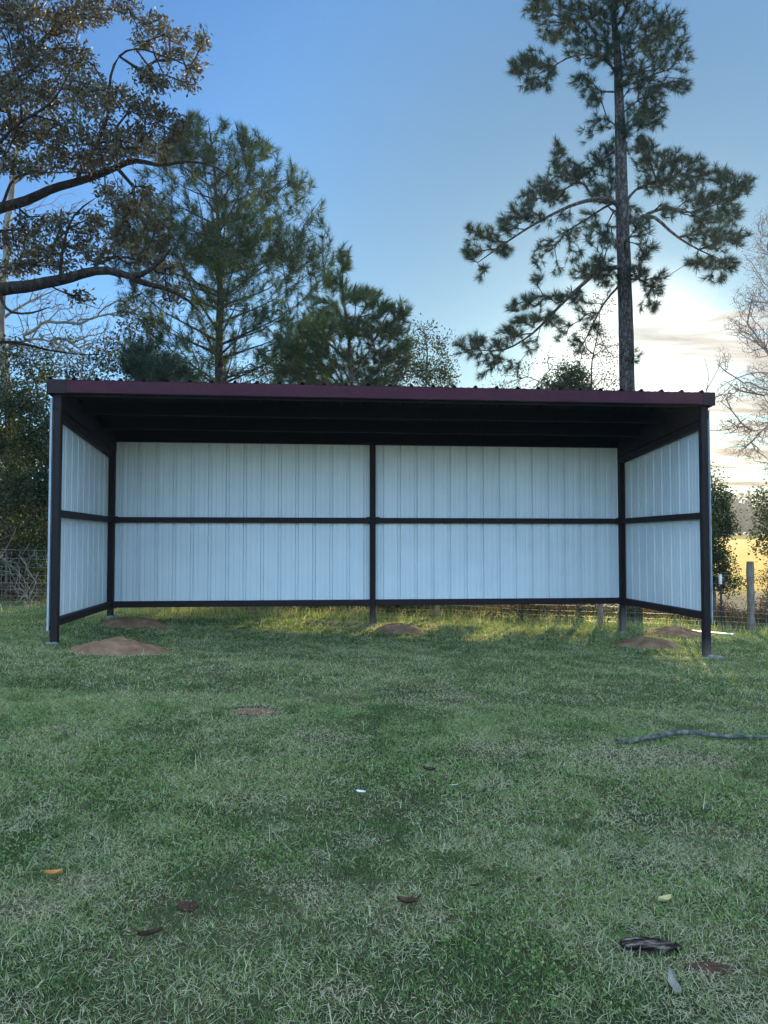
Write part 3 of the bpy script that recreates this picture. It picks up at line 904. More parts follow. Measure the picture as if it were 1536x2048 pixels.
# ------------------------------------------------------------------ young pine with real conical crown
def young_pine(d, path, rad, env, label, seed, nlimb, ntip, leafm, skew=0., n=66, base_u=None):
    """env(h) -> crown radius at height h (m above ground)"""
    r = np.random.default_rng(seed)
    b0 = base_of(base_u or path[0][0], d)
    tr = np.concatenate([[b0 - [0, 0, .25]], [b0 + [0, 0, .15]], pl(d, path)])
    limbs = [(tr, np.concatenate([[rad[0] * 1.25, rad[0] * 1.12], np.linspace(rad[0], rad[1], len(path))]))]
    H = tr[-1][2]
    hz = tr[:, 2]
    def trunk_at(z): return np.array([np.interp(z, hz, tr[:, 0]), np.interp(z, hz, tr[:, 1]), z])
    T = []
    h0 = env[0][0]
    eh = np.array([e[0] for e in env]); er = np.array([e[1] for e in env])
    for k in range(nlimb):
        h = h0 + (H - h0 - .4) * (k / nlimb) ** .95
        a = k * 2.399 + r.normal(0, .3)
        Rr = np.interp(h, eh, er) * r.uniform(.8, 1.1) * (1 + skew * math.cos(a))
        z0 = max(h - .62 * Rr, 1.6)
        p0 = trunk_at(z0)
        dirv = np.array([math.cos(a), math.sin(a), 0])
        pe = trunk_at(h) + dirv * Rr
        pm = p0 + (pe - p0) * .5 + np.array([0, 0, -.09 * Rr])
        limbs.append((np.array([p0, pm, pe]), np.array([.012 + .018 * Rr / 2, .012, .007])))
    cnt = 0
    while cnt < ntip:
        h = r.uniform(h0, H); a = r.uniform(0, 2 * math.pi)
        Rr = np.interp(h, eh, er) * (1 + skew * math.cos(a))
        if r.random() > Rr / er.max(): continue
        q = r.random() ** .45 * Rr
        ang = fbm(np.array([a * 1.6 + 9]), np.array([h * 1.1]), seed, 3)[0]
        if ang < .49 and r.random() < .9: continue
        if h < 7.4 and r.random() < .5 + .25 * (q < .6 * Rr): continue
        T.append(trunk_at(h) + np.array([math.cos(a) * q, math.sin(a) * q, 0])); cnt += 1
    A, par, DD, R0, tips = grow(limbs, np.array(T), .15, .28, .03, r=r)
    R = radii(A, par, R0, .006)
    thin = np.where((R < .011) & (r.random(len(R)) < .25))[0]
    idx = np.unique(np.concatenate([tips, thin]))
    dv = unit(DD[idx]) + np.array([0, 0, .95]) + r.normal(0, .1, (len(idx), 3))
    tone = np.clip(fbm(A[idx, 0] * .9 + 30, A[idx, 2] * .9, 8, 3) * 1.5 - .3 + r.normal(0, .15, len(idx)), 0, 1)
    lv = needle_tufts(A[idx], dv, n, .20, .0100, .95, .30, r, tone)
    return finish('pine_tree', label, 'pine tree', A, par, R, b0, M['bark_pine'], leaves=lv, leafm=leafm)


def blob_tree(name, label, cat, d, limbs_px, blobs, seed, spacing, bark, kind, leafm, step=.28, jit=.04, bal=.2, tipr=.005, extra=None, group=None, base_u=None, dspread=1.5, thinp=.3, split=None, basev=None):
    r = np.random.default_rng(seed)
    u0 = base_u or limbs_px[0][0][0][0]
    b0 = base_of(u0, d)
    limbs = []
    for i, (pts, r0, r1) in enumerate(limbs_px):
        q = pl(d, pts)
        if i == 0: q = np.concatenate([[b0 - [0, 0, .25], b0 + [0, 0, .1]], q])
        limbs.append((q, np.linspace(r0, r1, len(q))))
    T = blob_pts(blobs, d, dspread, spacing, r)
    T = T[T[:, 2] > gz(T[:, 0], T[:, 1]) + .08]
    A, par, DD, R0, tips = grow(limbs, T, bal, step, jit, r=r)
    R = radii(A, par, R0, tipr)
    lv = None
    if kind:
        thin = np.where((R < tipr * 2.2) & (r.random(len(R)) < thinp))[0]
        idx = np.unique(np.concatenate([tips, thin]))
        tone = np.clip(fbm(A[idx, 0] * .8 + 30, A[idx, 2] * .8, seed, 3) * 1.5 - .25 + r.normal(0, .15, len(idx)), 0, 1)
        if kind[0] == 'needle':
            dv = unit(DD[idx]) + np.array([0, 0, .6]) + r.normal(0, .12, (len(idx), 3))
            lv = needle_tufts(A[idx], dv, kind[1], kind[2], kind[3], .65, .2, r, tone)
        else:
            dv = unit(DD[idx]) + r.normal(0, .25, (len(idx), 3))
            lv = leaf_clusters(A[idx], dv, kind[1], kind[2], kind[3], 1, kind[4], r, .1, tone)
    return finish(name, label, cat, A, par, R, b0, bark, group=group, split=split, leaves=lv, leafm=leafm)


tall_pine()
young_pine(19.0, [(440, 900), (438, 760), (438, 650), (440, 560), (440, 480), (434, 400), (427, 310), (419, 245)], (.115, .012),
           [(3.6, 2.1), (5.4, 2.4), (6.6, 2.5), (7.7, 2.65), (9.0, 2.65), (9.9, 2.4), (10.6, 1.75), (11.2, 1.1), (11.75, .35)],
           'young bushy pine with upswept branches rising behind the left half of the shelter roof', 21, 84, 2000, M['needles_lit'], skew=.06)

# second, lower pine group to the right of the young pine
blob_tree('pine_tree', 'low pine with feathery tips just right of the bushy young pine', 'pine tree', 17.5,
          [([(700, 900), (702, 760), (700, 690), (690, 620), (684, 560), (688, 510)], .075, .012), ([(702, 760), (740, 700, .4), (765, 640, .6), (795, 600, .7)], .03, .01), ([(700, 720), (650, 680, -.4), (610, 640, -.6)], .03, .01)],
          [(688, 520, 16, 34), (672, 560, 24, 26), (700, 590, 30, 22), (650, 610, 36, 28), (735, 585, 24, 24), (755, 610, 34, 30), (800, 620, 24, 26), (790, 655, 34, 26), (740, 660, 50, 30), (690, 655, 50, 34),
           (630, 660, 44, 34), (600, 700, 40, 34), (660, 715, 50, 34), (725, 720, 54, 34), (785, 710, 42, 34), (820, 690, 22, 20), (640, 760, 60, 30), (585, 740, 50, 40), (575, 680, 34, 40, 0, .7), (740, 770, 70, 30), (700, 830, 90, 40)], 31, 10, M['bark_pine'], ('needle', 50, .19, .0095), M['needles_lit'], dspread=1.4)
# small dark pine in front of the roofline, left
blob_tree('pine_tree', 'small dark pine peeping over the left third of the roof', 'pine tree', 15.6,
          [([(310, 900), (305, 800), (295, 730), (285, 680)], .05, .01), ([(305, 790), (340, 750), (370, 720)], .02, .008)],
          [(280, 700, 34, 24), (265, 725, 28, 22), (300, 735, 34, 28), (285, 765, 40, 22), (345, 725, 34, 20), (370, 745, 30, 20), (330, 765, 40, 20), (320, 820, 60, 40)], 33, 8, M['bark_pine'], ('needle', 44, .17, .009), M['needles'], dspread=.8)

# ------------------------------------------------------------------ big spreading oak, left
OAK = [([(-150, 900), (-150, 700), (-140, 620), (-135, 480), (-110, 380), (-60, 200), (-20, 60), (10, -80), (40, -200)], .30, .04),
       ([(-140, 640), (-60, 600, -.5), (0, 580, -.8), (60, 572, -1), (130, 565, -1.1), (175, 545, -1.2), (225, 540, -1.3), (262, 556, -1.4), (300, 545, -1.5), (345, 500, -1.5)], .15, .03),
       ([(262, 556, -1.4), (320, 570, -1.2), (360, 590, -1.1), (400, 620, -1)], .06, .015),
       ([(-130, 470), (-60, 440, .3), (0, 415, .5), (50, 405, .5), (90, 380, .5), (150, 370, .5), (200, 350, .5), (235, 330, .4), (275, 318, .3), (300, 332, .2), (350, 325, 0), (420, 325, -.2), (460, 345, -.2)], .125, .012),
       ([(150, 370, .5), (190, 300, 0), (215, 240, -.5), (212, 160, -.8), (230, 110, -.8), (262, 92, -1), (310, 105, -1.2), (360, 125, -1.3), (400, 145, -1.3)], .034, .01),
       ([(-60, 200), (20, 150, .6), (90, 90, .8), (150, 20, 1), (190, -60, 1)], .08, .02),
       ([(0, 415, .5), (30, 350, 1), (90, 345, 1.2), (150, 340, 1.4)], .035, .012),
       ([(-100, 380), (-20, 300, -.6), (40, 250, -1), (110, 200, -1.2), (150, 130, -1.2)], .045, .012),
       ([(120, 567, -1.1), (125, 500, -1.4), (145, 430, -1.6), (190, 400, -1.8)], .035, .012),
       ([(-140, 700), (-60, 690, .3), (0, 685, .5), (60, 690, .6), (120, 705, .7), (200, 712, .8)], .05, .012),
       ([(0, 580, -.8), (10, 630, -1), (60, 625, -1.2), (110, 612, -1.3)], .035, .01)]
ob = []
_r = np.random.default_rng(5)
# dense upper crown mass described clump by clump
for (cx, cy, rx, ry) in [(30, 30, 60, 45), (110, 40, 55, 40), (180, 25, 50, 35), (250, 15, 35, 22), (60, 110, 60, 40), (140, 120, 55, 40), (20, 180, 55, 45), (100, 190, 60, 42), (175, 190, 50, 40),
                         (300, 45, 38, 22), (345, 70, 32, 20), (285, 80, 30, 18), (340, 110, 36, 18), (385, 135, 26, 18), (405, 75, 12, 18), (375, 165, 24, 16), (320, 165, 34, 22), (290, 150, 30, 22), (400, 95, 12, 22),
                         (230, 200, 45, 34), (280, 215, 36, 26), (320, 235, 36, 24), (360, 250, 26, 20), (350, 275, 34, 18), (40, 260, 58, 42), (120, 265, 60, 40), (200, 270, 55, 38), (270, 275, 45, 28), (310, 300, 36, 20),
                         (60, 335, 50, 24), (130, 320, 60, 26), (200, 315, 50, 24), (15, 325, 34, 24), (180, 340, 40, 20), (240, 300, 45, 22),
                         (220, 385, 30, 22), (255, 420, 40, 28), (290, 390, 30, 30), (310, 440, 28, 30), (250, 470, 44, 28), (180, 450, 40, 26), (150, 490, 44, 22), (200, 510, 44, 22), (270, 510, 36, 22), (315, 490, 26, 24),
                         (60, 450, 40, 26), (30, 480, 40, 30), (90, 500, 40, 26), (50, 530, 44, 20), (120, 530, 40, 18), (110, 450, 34, 22), (20, 540, 34, 16), (330, 540, 26, 24), (160, 590, 34, 14), (345, 590, 30, 22), (-60, 120, 70, 90), (-90, 280, 60, 80), (-50, -50, 80, 60), (60, -60, 90, 50), (-60, 480, 50, 50), (160, -50, 70, 40)]:
    ob.append((cx, cy, rx, ry))
blob_tree('oak_tree', 'large spreading oak with dark limbs and olive-brown leaves reaching in from the left edge', 'oak tree', 15.5, OAK, ob, 41, 9.6, M['bark_oak'], ('leaf', 6, .118, .046, .055), M['oakleaf'], step=.24, jit=.05, bal=.1, tipr=.0055, dspread=1.6, thinp=.42)

# pale grey trunk behind the oak, mostly bare
blob_tree('bare_tree', 'tree with pale grey trunk and bare twigs at the left edge behind the oak', 'tree', 19.5,
          [([(30, 900), (10, 760), (2, 640), (12, 500), (22, 380), (38, 290), (60, 200)], .16, .04), ([(22, 370), (60, 340), (100, 300)], .04, .012), ([(2, 640), (60, 600, .5), (120, 580, 1)], .04, .01), ([(5, 700), (70, 675), (150, 700, .5)], .05, .01), ([(2, 660), (-80, 560), (-140, 480)], .04, .01)],
          [(80, 600, 80, 40, 0, 1.3), (160, 640, 80, 40, 0, 1.5), (230, 620, 50, 40, 0, 1.2), (120, 700, 90, 36, 0, 1.6), (60, 660, 70, 36, 0, 1.5), (90, 300, 60, 40, 0, .6), (120, 430, 80, 50, 0, .9), (60, 520, 70, 40, 0, .9), (250, 460, 60, 60, .5, .9), (320, 580, 60, 50, .5, .9), (200, 700, 70, 40, 0, 1.5), (-100, 480, 60, 80, 0, .4)], 43, 13, M['bark_pale'], None, None, tipr=.006, jit=.06)

# bare twiggy understory and hedge plants -------------------------------------------------------
HG = 'evergreen shrubs along the fence'


def shrub(label, d, u, blobs, seed, leafm='hedge', n=8, ln=.06, wd=.03, spacing=17, bark='bark_grey', name='shrub', cat='shrub', limbs=None, tipr=.004, group=None, rad=.07, thinp=.45):
    top = min(b[1] - b[3] * .4 for b in blobs); 
    lm = limbs or [([(u, 1180), (u + 4, 1000), (u, max(top, 300))], .05, .012)]
    return blob_tree(name, label, cat, d, lm, blobs, seed, spacing * .68, M[bark], ('leaf', int(n * 1.9), ln * 1.25, wd * 1.3, rad * 1.25), M[leafm], step=.2, jit=.05, bal=.08, tipr=tipr, base_u=u, dspread=.5, group=group, thinp=thinp)


shrub('dense dark evergreen thicket filling the left edge beside the shelter', 15.6, 10,
      [(-60, 860, 60, 70), (0, 800, 60, 50), (60, 830, 50, 50), (20, 900, 65, 50), (90, 900, 40, 60), (60, 970, 60, 50), (0, 990, 60, 50), (-70, 980, 60, 60), (100, 990, 40, 50), (30, 1060, 60, 45, 0, .6), (100, 1070, 40, 45, 0, .6), (-50, 1080, 60, 50, 0, .7), (120, 850, 40, 60), (60, 1110, 70, 50, .3, .9), (0, 1160, 60, 40, .5, .9), (90, 1170, 50, 40, .5, .8), (-60, 1160, 60, 40, .4, .7)], 51, n=9, spacing=15)
shrub('deep shadowy mass of leaves directly behind the left edge thicket', 18.5, 60,
      [(40, 900, 90, 60, 0, .8), (0, 980, 80, 60, 0, .8), (90, 1000, 70, 60, 0, .8), (50, 1070, 90, 50, 0, .9), (40, 1130, 90, 50, 0, .9), (60, 1180, 90, 34, 0, .9), (-80, 1050, 70, 120, 0, .8), (130, 1100, 60, 90, 0, .8), (-10, 830, 60, 40, 0, .5)], 60, n=9, ln=.08, wd=.045, spacing=17)
shrub('sunlit yellow-green leafy sapling above the left corner of the roof', 17.5, 100,
      [(60, 735, 60, 34, 0, 1), (20, 705, 50, 30, 0, .9), (-30, 740, 50, 40, 0, 1), (110, 750, 50, 34, 0, 1), (170, 735, 50, 30, 0, .8), (60, 790, 60, 30, 0, .9), (210, 715, 40, 34, 0, .7), (120, 690, 50, 26, 0, .4), (190, 770, 50, 24, 0, .6)], 52, n=5, ln=.07, wd=.035,
      limbs=[([(100, 1180), (95, 1000), (90, 850), (70, 770), (60, 720)], .05, .01), ([(90, 850), (150, 790), (190, 740)], .03, .01)])
shrub('slender sapling with buff leaves standing between the oak limbs and the small dark pine', 18.2, 250,
      [(255, 650, 26, 30, 0, .6), (285, 640, 26, 26, 0, .6), (235, 690, 34, 26, 0, .5), (230, 740, 40, 26, 0, .7), (300, 680, 30, 26, 0, .5)], 53, leafm='oakleaf', n=5, ln=.08, wd=.035,
      limbs=[([(250, 1180), (250, 950), (250, 800), (262, 700), (280, 640)], .04, .01)])
shrub('broad leafy shrub behind the roof at the foot of the young pine', 20.5, 470,
      [(400, 740, 50, 26, 0, .7), (470, 745, 50, 26, 0, .7), (540, 730, 50, 36, 0, .8), (420, 800, 60, 40), (520, 800, 60, 40), (360, 760, 40, 26, 0, .6), (570, 690, 30, 30, 0, .5)], 54, n=6)
shrub('green leafy tree with a ragged twiggy top just left of the roof centre gap', 18.5, 850,
      [(845, 665, 26, 24, 0, .6), (870, 690, 26, 26, 0, .7), (830, 705, 34, 30, 0, .9), (880, 725, 26, 30, 0, .8), (850, 745, 50, 26), (800, 740, 50, 30), (885, 755, 34, 22), (760, 760, 50, 24), (850, 800, 50, 40), (890, 770, 26, 20, 0, .7)], 55, n=8,
      limbs=[([(850, 1180), (850, 950), (850, 800), (855, 700), (850, 650)], .05, .008), ([(852, 760), (880, 720), (895, 670)], .015, .006)])
shrub('dark round-topped holly bush against the sun glow behind the roof', 19.0, 1140,
      [(1140, 750, 36, 24, 0, 1.2), (1150, 780, 44, 24, 0, 1.2), (1110, 775, 34, 20, 0, 1.), (1145, 830, 50, 40)], 56, n=10, ln=.06, wd=.032, spacing=12)
shrub('brown twiggy tree with sparse sunlit leaves behind the pine trunk', 21.5, 1190,
      [(1190, 660, 36, 34, 0, .6), (1160, 700, 40, 34, 0, .6), (1215, 710, 34, 40, 0, .7), (1225, 760, 30, 30, 0, .7), (1060, 740, 40, 24, 0, .4), (1020, 765, 46, 18, 0, .5), (1100, 720, 34, 26, 0, .4), (1190, 770, 40, 26, 0, .7), (1080, 780, 50, 20, 0, .6), (1000, 780, 40, 14, 0, .4), (1200, 600, 24, 30, 0, .4)], 57, leafm='brownleaf', n=4, ln=.06, wd=.028, tipr=.0075, bark='bark_oak',
      limbs=[([(1180, 1180), (1180, 950), (1180, 820), (1185, 720), (1200, 620)], .07, .01), ([(1180, 850), (1120, 780), (1040, 750)], .03, .008)])
shrub('thick leafy bush seen just outside the right front post', 17.2, 1425,
      [(1425, 960, 26, 20, 0, .5), (1445, 1000, 22, 24, 0, 1.2), (1450, 1050, 22, 26, 0, 1.2), (1440, 1110, 26, 30, 0, 1.2), (1450, 1165, 26, 24, 0, 1), (1432, 995, 30, 24, 0, 1), (1425, 1035, 34, 26, 0, 1.1), (1440, 1060, 26, 18), (1420, 1090, 30, 34), (1400, 1040, 40, 60), (1430, 1150, 40, 30, 0, .8), (1455, 1030, 18, 16, 0, .6), (1390, 1130, 40, 50)], 58, n=9, ln=.055, wd=.03, spacing=14)
shrub('leafy bush with arching twigs at the right edge, above the wooden fence post', 17.0, 1560,
      [(1520, 1000, 26, 20, 0, .6), (1540, 1030, 34, 26, 0, 1), (1525, 1065, 26, 20, 0, .8), (1545, 1090, 34, 30, 0, .9), (1590, 1020, 40, 50), (1600, 1110, 50, 50), (1545, 985, 30, 24, 0, .5)], 59, n=9, ln=.055, wd=.03, spacing=15)
# hedge standing behind the shelter, seen through the gap under the walls and shading the lawn
for k, (u, d_, dn, lab) in enumerate([(330, 16.9, 3.4, 'dark evergreen shrub behind the left bay of the back wall, showing under the rail'),
                                  (500, 17.0, 3.4, 'leafy shrub behind the left bay of the back wall, near the short wooden post'),
                                  (670, 17.1, 3.0, 'leafy shrub behind the back wall, showing under the rail left of the centre post'),
                                  (930, 17.6, .9, 'thin leafy shrub behind the back wall, showing under the rail right of the centre post'),
                                  (1170, 17.4, 1.2, 'bushy shrub behind the right end of the back wall, showing under the rail'),
                                  (1340, 17.9, 1.4, 'tall bush hidden behind the right side wall, its foot showing under the side rail')]):
    r_ = np.random.default_rng(70 + k)
    if k < 3: bl = [(u + r_.uniform(-110, 110), 870 + 35 * j + r_.uniform(-12, 12), 66, 36, r_.uniform(-.6, .8), dn) for j in range(10)]
    elif k < 5: bl = [(u - 80 + 32 * j + r_.uniform(-8, 8), 1120 + r_.uniform(-45, 20), 17, 40, r_.uniform(-.3, .5), 4.) for j in range(6)] + [(u + r_.uniform(-90, 90), 960 + 40 * j, 60, 36, 0, .8) for j in range(3)]
    else: bl = [(u + r_.uniform(-45, 35), 900 + 32 * j, 52, 34, r_.uniform(-.4, .4), 1.) for j in range(8)]
    shrub(lab, d_, u, bl, 70 + k, n=6, ln=.07, wd=.035, spacing=22, group=None)

# sun-tinted bare trees at the right edge
bt = []
for (cx, cy, rx, ry) in [(1530, 520, 50, 60), (1560, 450, 60, 50), (1500, 600, 40, 40), (1550, 600, 50, 60), (1480, 650, 36, 30), (1520, 680, 46, 40), (1475, 780, 50, 26), (1520, 760, 50, 40), (1470, 850, 46, 26), (1530, 860, 50, 40), (1490, 900, 44, 26), (1560, 800, 60, 60), (1600, 550, 60, 90), (1650, 700, 60, 90), (1445, 720, 20, 30), (1450, 800, 26, 20), (1540, 940, 30, 20)]:
    bt.append((cx, cy, rx, ry))
blob_tree('bare_tree', 'leafless tree with a haze of fine pinkish twigs reaching in from the right edge', 'tree', 18.5,
          [([(1660, 1100), (1655, 950), (1650, 800), (1640, 650), (1620, 520), (1600, 400)], .10, .01), ([(1655, 900), (1590, 850), (1520, 860), (1440, 868)], .022, .007), ([(1650, 800), (1580, 760), (1520, 740), (1460, 760), (1420, 790)], .022, .006),
           ([(1645, 720), (1580, 650), (1530, 620), (1490, 600)], .022, .006), ([(1635, 620), (1580, 540), (1540, 470)], .022, .006)],
          bt, 81, 5.2, M['bark_pink'], ('leaf', 2, .03, .016, .04), M['brownleaf'], step=.25, jit=.012, bal=.3, tipr=.0036, dspread=1.4, split=.012)
blob_tree('bare_sapling', 'thin bare sapling forking up beside the right corner of the roof', 'sapling', 15.8,
          [([(1400, 1000), (1408, 860), (1412, 790), (1418, 750), (1408, 715)], .022, .006), ([(1412, 780), (1432, 745), (1450, 715)], .012, .005), ([(1410, 800), (1450, 790), (1475, 750)], .012, .005), ([(1415, 860), (1460, 860), (1500, 830)], .012, .005)],
          [(1405, 730, 22, 24, 0, .35), (1440, 720, 26, 26, 0, .35), (1460, 770, 30, 24, 0, .35), (1480, 850, 36, 20, 0, .3)], 82, 14, M['bark_grey'], None, None, step=.15, tipr=.0035, jit=.02)
blob_tree('bare_sapling', 'tangle of bare pale twigs over the left part of the roof', 'sapling', 16.8,
          [([(150, 1000), (150, 850), (160, 760), (170, 690), (150, 620)], .03, .007), ([(158, 780), (200, 720), (230, 650)], .02, .006), ([(155, 740), (110, 680), (80, 620)], .02, .006)],
          [(110, 620, 50, 40, 0, .8), (180, 640, 50, 40, 0, .9), (220, 690, 60, 34, 0, 1), (130, 700, 70, 34, 0, 1), (60, 690, 60, 34, 0, .8)], 83, 10, M['bark_pale'], None, None, step=.15, tipr=.004, jit=.03)
# thorny dry brush tangle at the left fence
blob_tree('dry_brush', 'tangled bare grey brush leaning on the wire fence at the far left', 'brush', 15.0,
          [([(60, 1235), (50, 1160), (10, 1120), (-20, 1100)], .012, .004), ([(60, 1200), (20, 1150), (10, 1120)], .01, .004), ([(40, 1200), (75, 1150), (95, 1110)], .01, .004), ([(0, 1230), (-20, 1150), (15, 1090), (35, 1050)], .01, .004)],
          [(40, 1170, 60, 30, 0, .9), (60, 1120, 40, 40, 0, .7), (10, 1130, 40, 40, 0, .7), (-50, 1150, 60, 50, 0, .7), (80, 1180, 40, 30, 0, .8)], 84, 11, M['bark_pale'], None, None, step=.12, tipr=.0032, jit=.035, dspread=.4)
# low reddish brush beyond the fence, right
for k, (u, d_, bl, lm, lab) in enumerate([
        (1445, 16.9, [(1445, 1225, 34, 20), (1465, 1240, 30, 16), (1430, 1250, 26, 16)], 'brownleaf', 'low clump of reddish-brown brush at the foot of the steel fence post'),
        (1530, 17.4, [(1530, 1220, 34, 26), (1550, 1190, 30, 26), (1525, 1245, 30, 16)], 'brownleaf', 'low reddish brush behind the wooden post at the right edge'),
        (1490, 19.5, [(1480, 1165, 44, 20, 0, .45), (1455, 1140, 26, 18, 0, .4), (1545, 1150, 34, 24, 0, .6)], 'hedge', 'sunlit scrub of pale leaves between the two fence posts, before the field')]):
    shrub(lab, d_, u, bl, 90 + k, leafm=lm, n=6, ln=.045, wd=.025, spacing=11, limbs=[([(u, 1250), (u, 1220), (u + 5, 1190)], .012, .005)], tipr=.003, rad=.05)
for k, (u, bl, lm, lab) in enumerate([
        (430, [(400, 1212, 50, 16), (450, 1205, 40, 18)], 'brownleaf', 'low brush in the dark gap under the back rail, left of the short wooden post'),
        (680, [(640, 1212, 60, 16), (700, 1208, 50, 16)], 'hedge', 'low green brush under the back rail, just left of the centre post'),
        (900, [(850, 1212, 50, 16), (920, 1210, 50, 18), (800, 1215, 40, 14)], 'hedge', 'low sunlit brush under the back rail, right of the centre post'),
        (1090, [(1050, 1212, 50, 18), (1110, 1215, 50, 16)], 'brownleaf', 'low brown brush under the back rail near the right corner'),
        (1320, [(1290, 1230, 40, 20), (1350, 1240, 40, 20)], 'brownleaf', 'low dry brush seen under the right side rail')]):
    shrub(lab, 17.2 if k < 4 else 18., u, bl, 95 + k, leafm=lm, n=6, ln=.05, wd=.025, spacing=12, limbs=[([(u, 1240), (u, 1225), (u + 3, 1205)], .012, .005)], tipr=.003, rad=.06)

# ------------------------------------------------------------------ far tree line (one mass, 250 m off)
r = np.random.default_rng(99)
Ps = []
for k in range(420):
    a = r.uniform(-1.0, 1.25); dist = r.uniform(250, 330)
    x, y = 3 + math.sin(a) * dist, -11 + math.cos(a) * dist
    h = r.uniform(8, 15); rr_ = h * r.uniform(.28, .42); g0 = float(gz(x, y))
    n = 60
    v = unit(r.normal(0, 1, (n, 3))) * (r.random(n) ** .4)[:, None] * np.array([rr_, rr_, h * .5])
    Ps.append(v + [x, y, g0 + h * .52])
Ps = np.concatenate(Ps)
lv = leaf_clusters(Ps, r.normal(0, 1, Ps.shape), 5, 1.5, 1.1, 1, .7, r)
tag(mk('far_wood', lv[0], lv[1], M['farleaf'], loc=(0, 0, 0), attr=lv[2]), 'hazy line of distant woodland beyond the golden field', 'wood', kind='stuff')

# ------------------------------------------------------------------ wire fence
FP = [(-9., 4.55), (-1.87, 4.35), (2.31, 4.05), (5.99, 4.85), (9.39, 4.75), (12.33, 4.19), (19, 3.6)]
fence = tag(empty('wire_fence', (5.0, 4.6, float(gz(5, 4.6)))), 'woven wire stock fence on weathered wooden posts running behind the shelter', 'fence')
fx = np.array([p[0] for p in FP]); fy = np.array([p[1] for p in FP])


def fence_line(x): return np.interp(x, fx, fy)


r = np.random.default_rng(3)
for i, (px, py) in enumerate(FP[1:]):
    if i == 0: px = -5.2; py = float(fence_line(px))
    z0 = float(gz(px, py)); hh = [1.25, 1.25, 1.25, 1.3, 1.42, 1.3][i]; rad = [.06, .06, .065, .06, .072, .06][i]
    n = 12; pts = np.stack([px + .012 * r.normal(size=n).cumsum() * .3, np.full(n, py) + .01, np.linspace(z0 - .3, z0 + hh, n)], -1)
    V, F = tube(pts, rad * (1 + .06 * r.normal(size=n)), 12)
    th = np.arange(12)
    capc = pts[-1] + [0, 0, .004]
    V = np.concatenate([V, [capc]]); Fl = [tuple(int(c) for c in f) for f in F] + [(12 * (n - 1) + k, 12 * (n - 1) + (k + 1) % 12, len(V) - 1) for k in range(12)]
    o = mk('wooden_post', V, Fl, M['wood_post'], fence)
# steel T-posts
for (px, lab) in ((7.75, None), (11.75, 'black steel stake with a white painted tip')):
    py = float(fence_line(px)) - .02; z0 = float(gz(px, py))
    mb = MB()
    mb.box((px - .022, py, z0 - .3), (px + .022, py + .005, z0 + 1.02)); mb.box((px - .003, py + .005, z0 - .3), (px + .003, py + .04, z0 + 1.02))
    for k in range(16): mb.box((px - .008, py - .009, z0 + .1 + k * .058), (px + .008, py - .0005, z0 + .115 + k * .058))
    o = mb.build('steel_post', M['black_steel'], fence)
    if lab:
        o['label'] = lab
        mb = MB(); mb.box((px - .026, py - .006, z0 + .93), (px + .026, py + .046, z0 + 1.13), .006); mb.build('tip', M['white_paint'], o)
# woven mesh
q = QM()
xs = np.arange(-9, 19.01, .35)
ys = fence_line(xs); zs = gz(xs, ys)
for h in (.08, .17, .27, .38, .50, .64, .79, .95, 1.12):
    sag = .012 * np.sin(xs * 1.1 + h * 5)
    V, F = tube(np.stack([xs, ys - .075 + .01 * np.sin(xs * 3 + h), zs + h + sag], -1), np.full(len(xs), .0030 if h not in (.08, 1.12) else .0038), 3)
    q.add(V, F)
for x in np.arange(-9, 19, .16):
    y = float(fence_line(x)); z = float(gz(x, y))
    hh = np.linspace(.08, 1.12, 6)
    V, F = tube(np.stack([x + .012 * np.sin(hh * 20 + x * 7), np.full(6, y - .075), z + hh], -1), np.full(6, .0022), 3); q.add(V, F)
q.build('wire_mesh', M['wire'], fence, smooth=False)

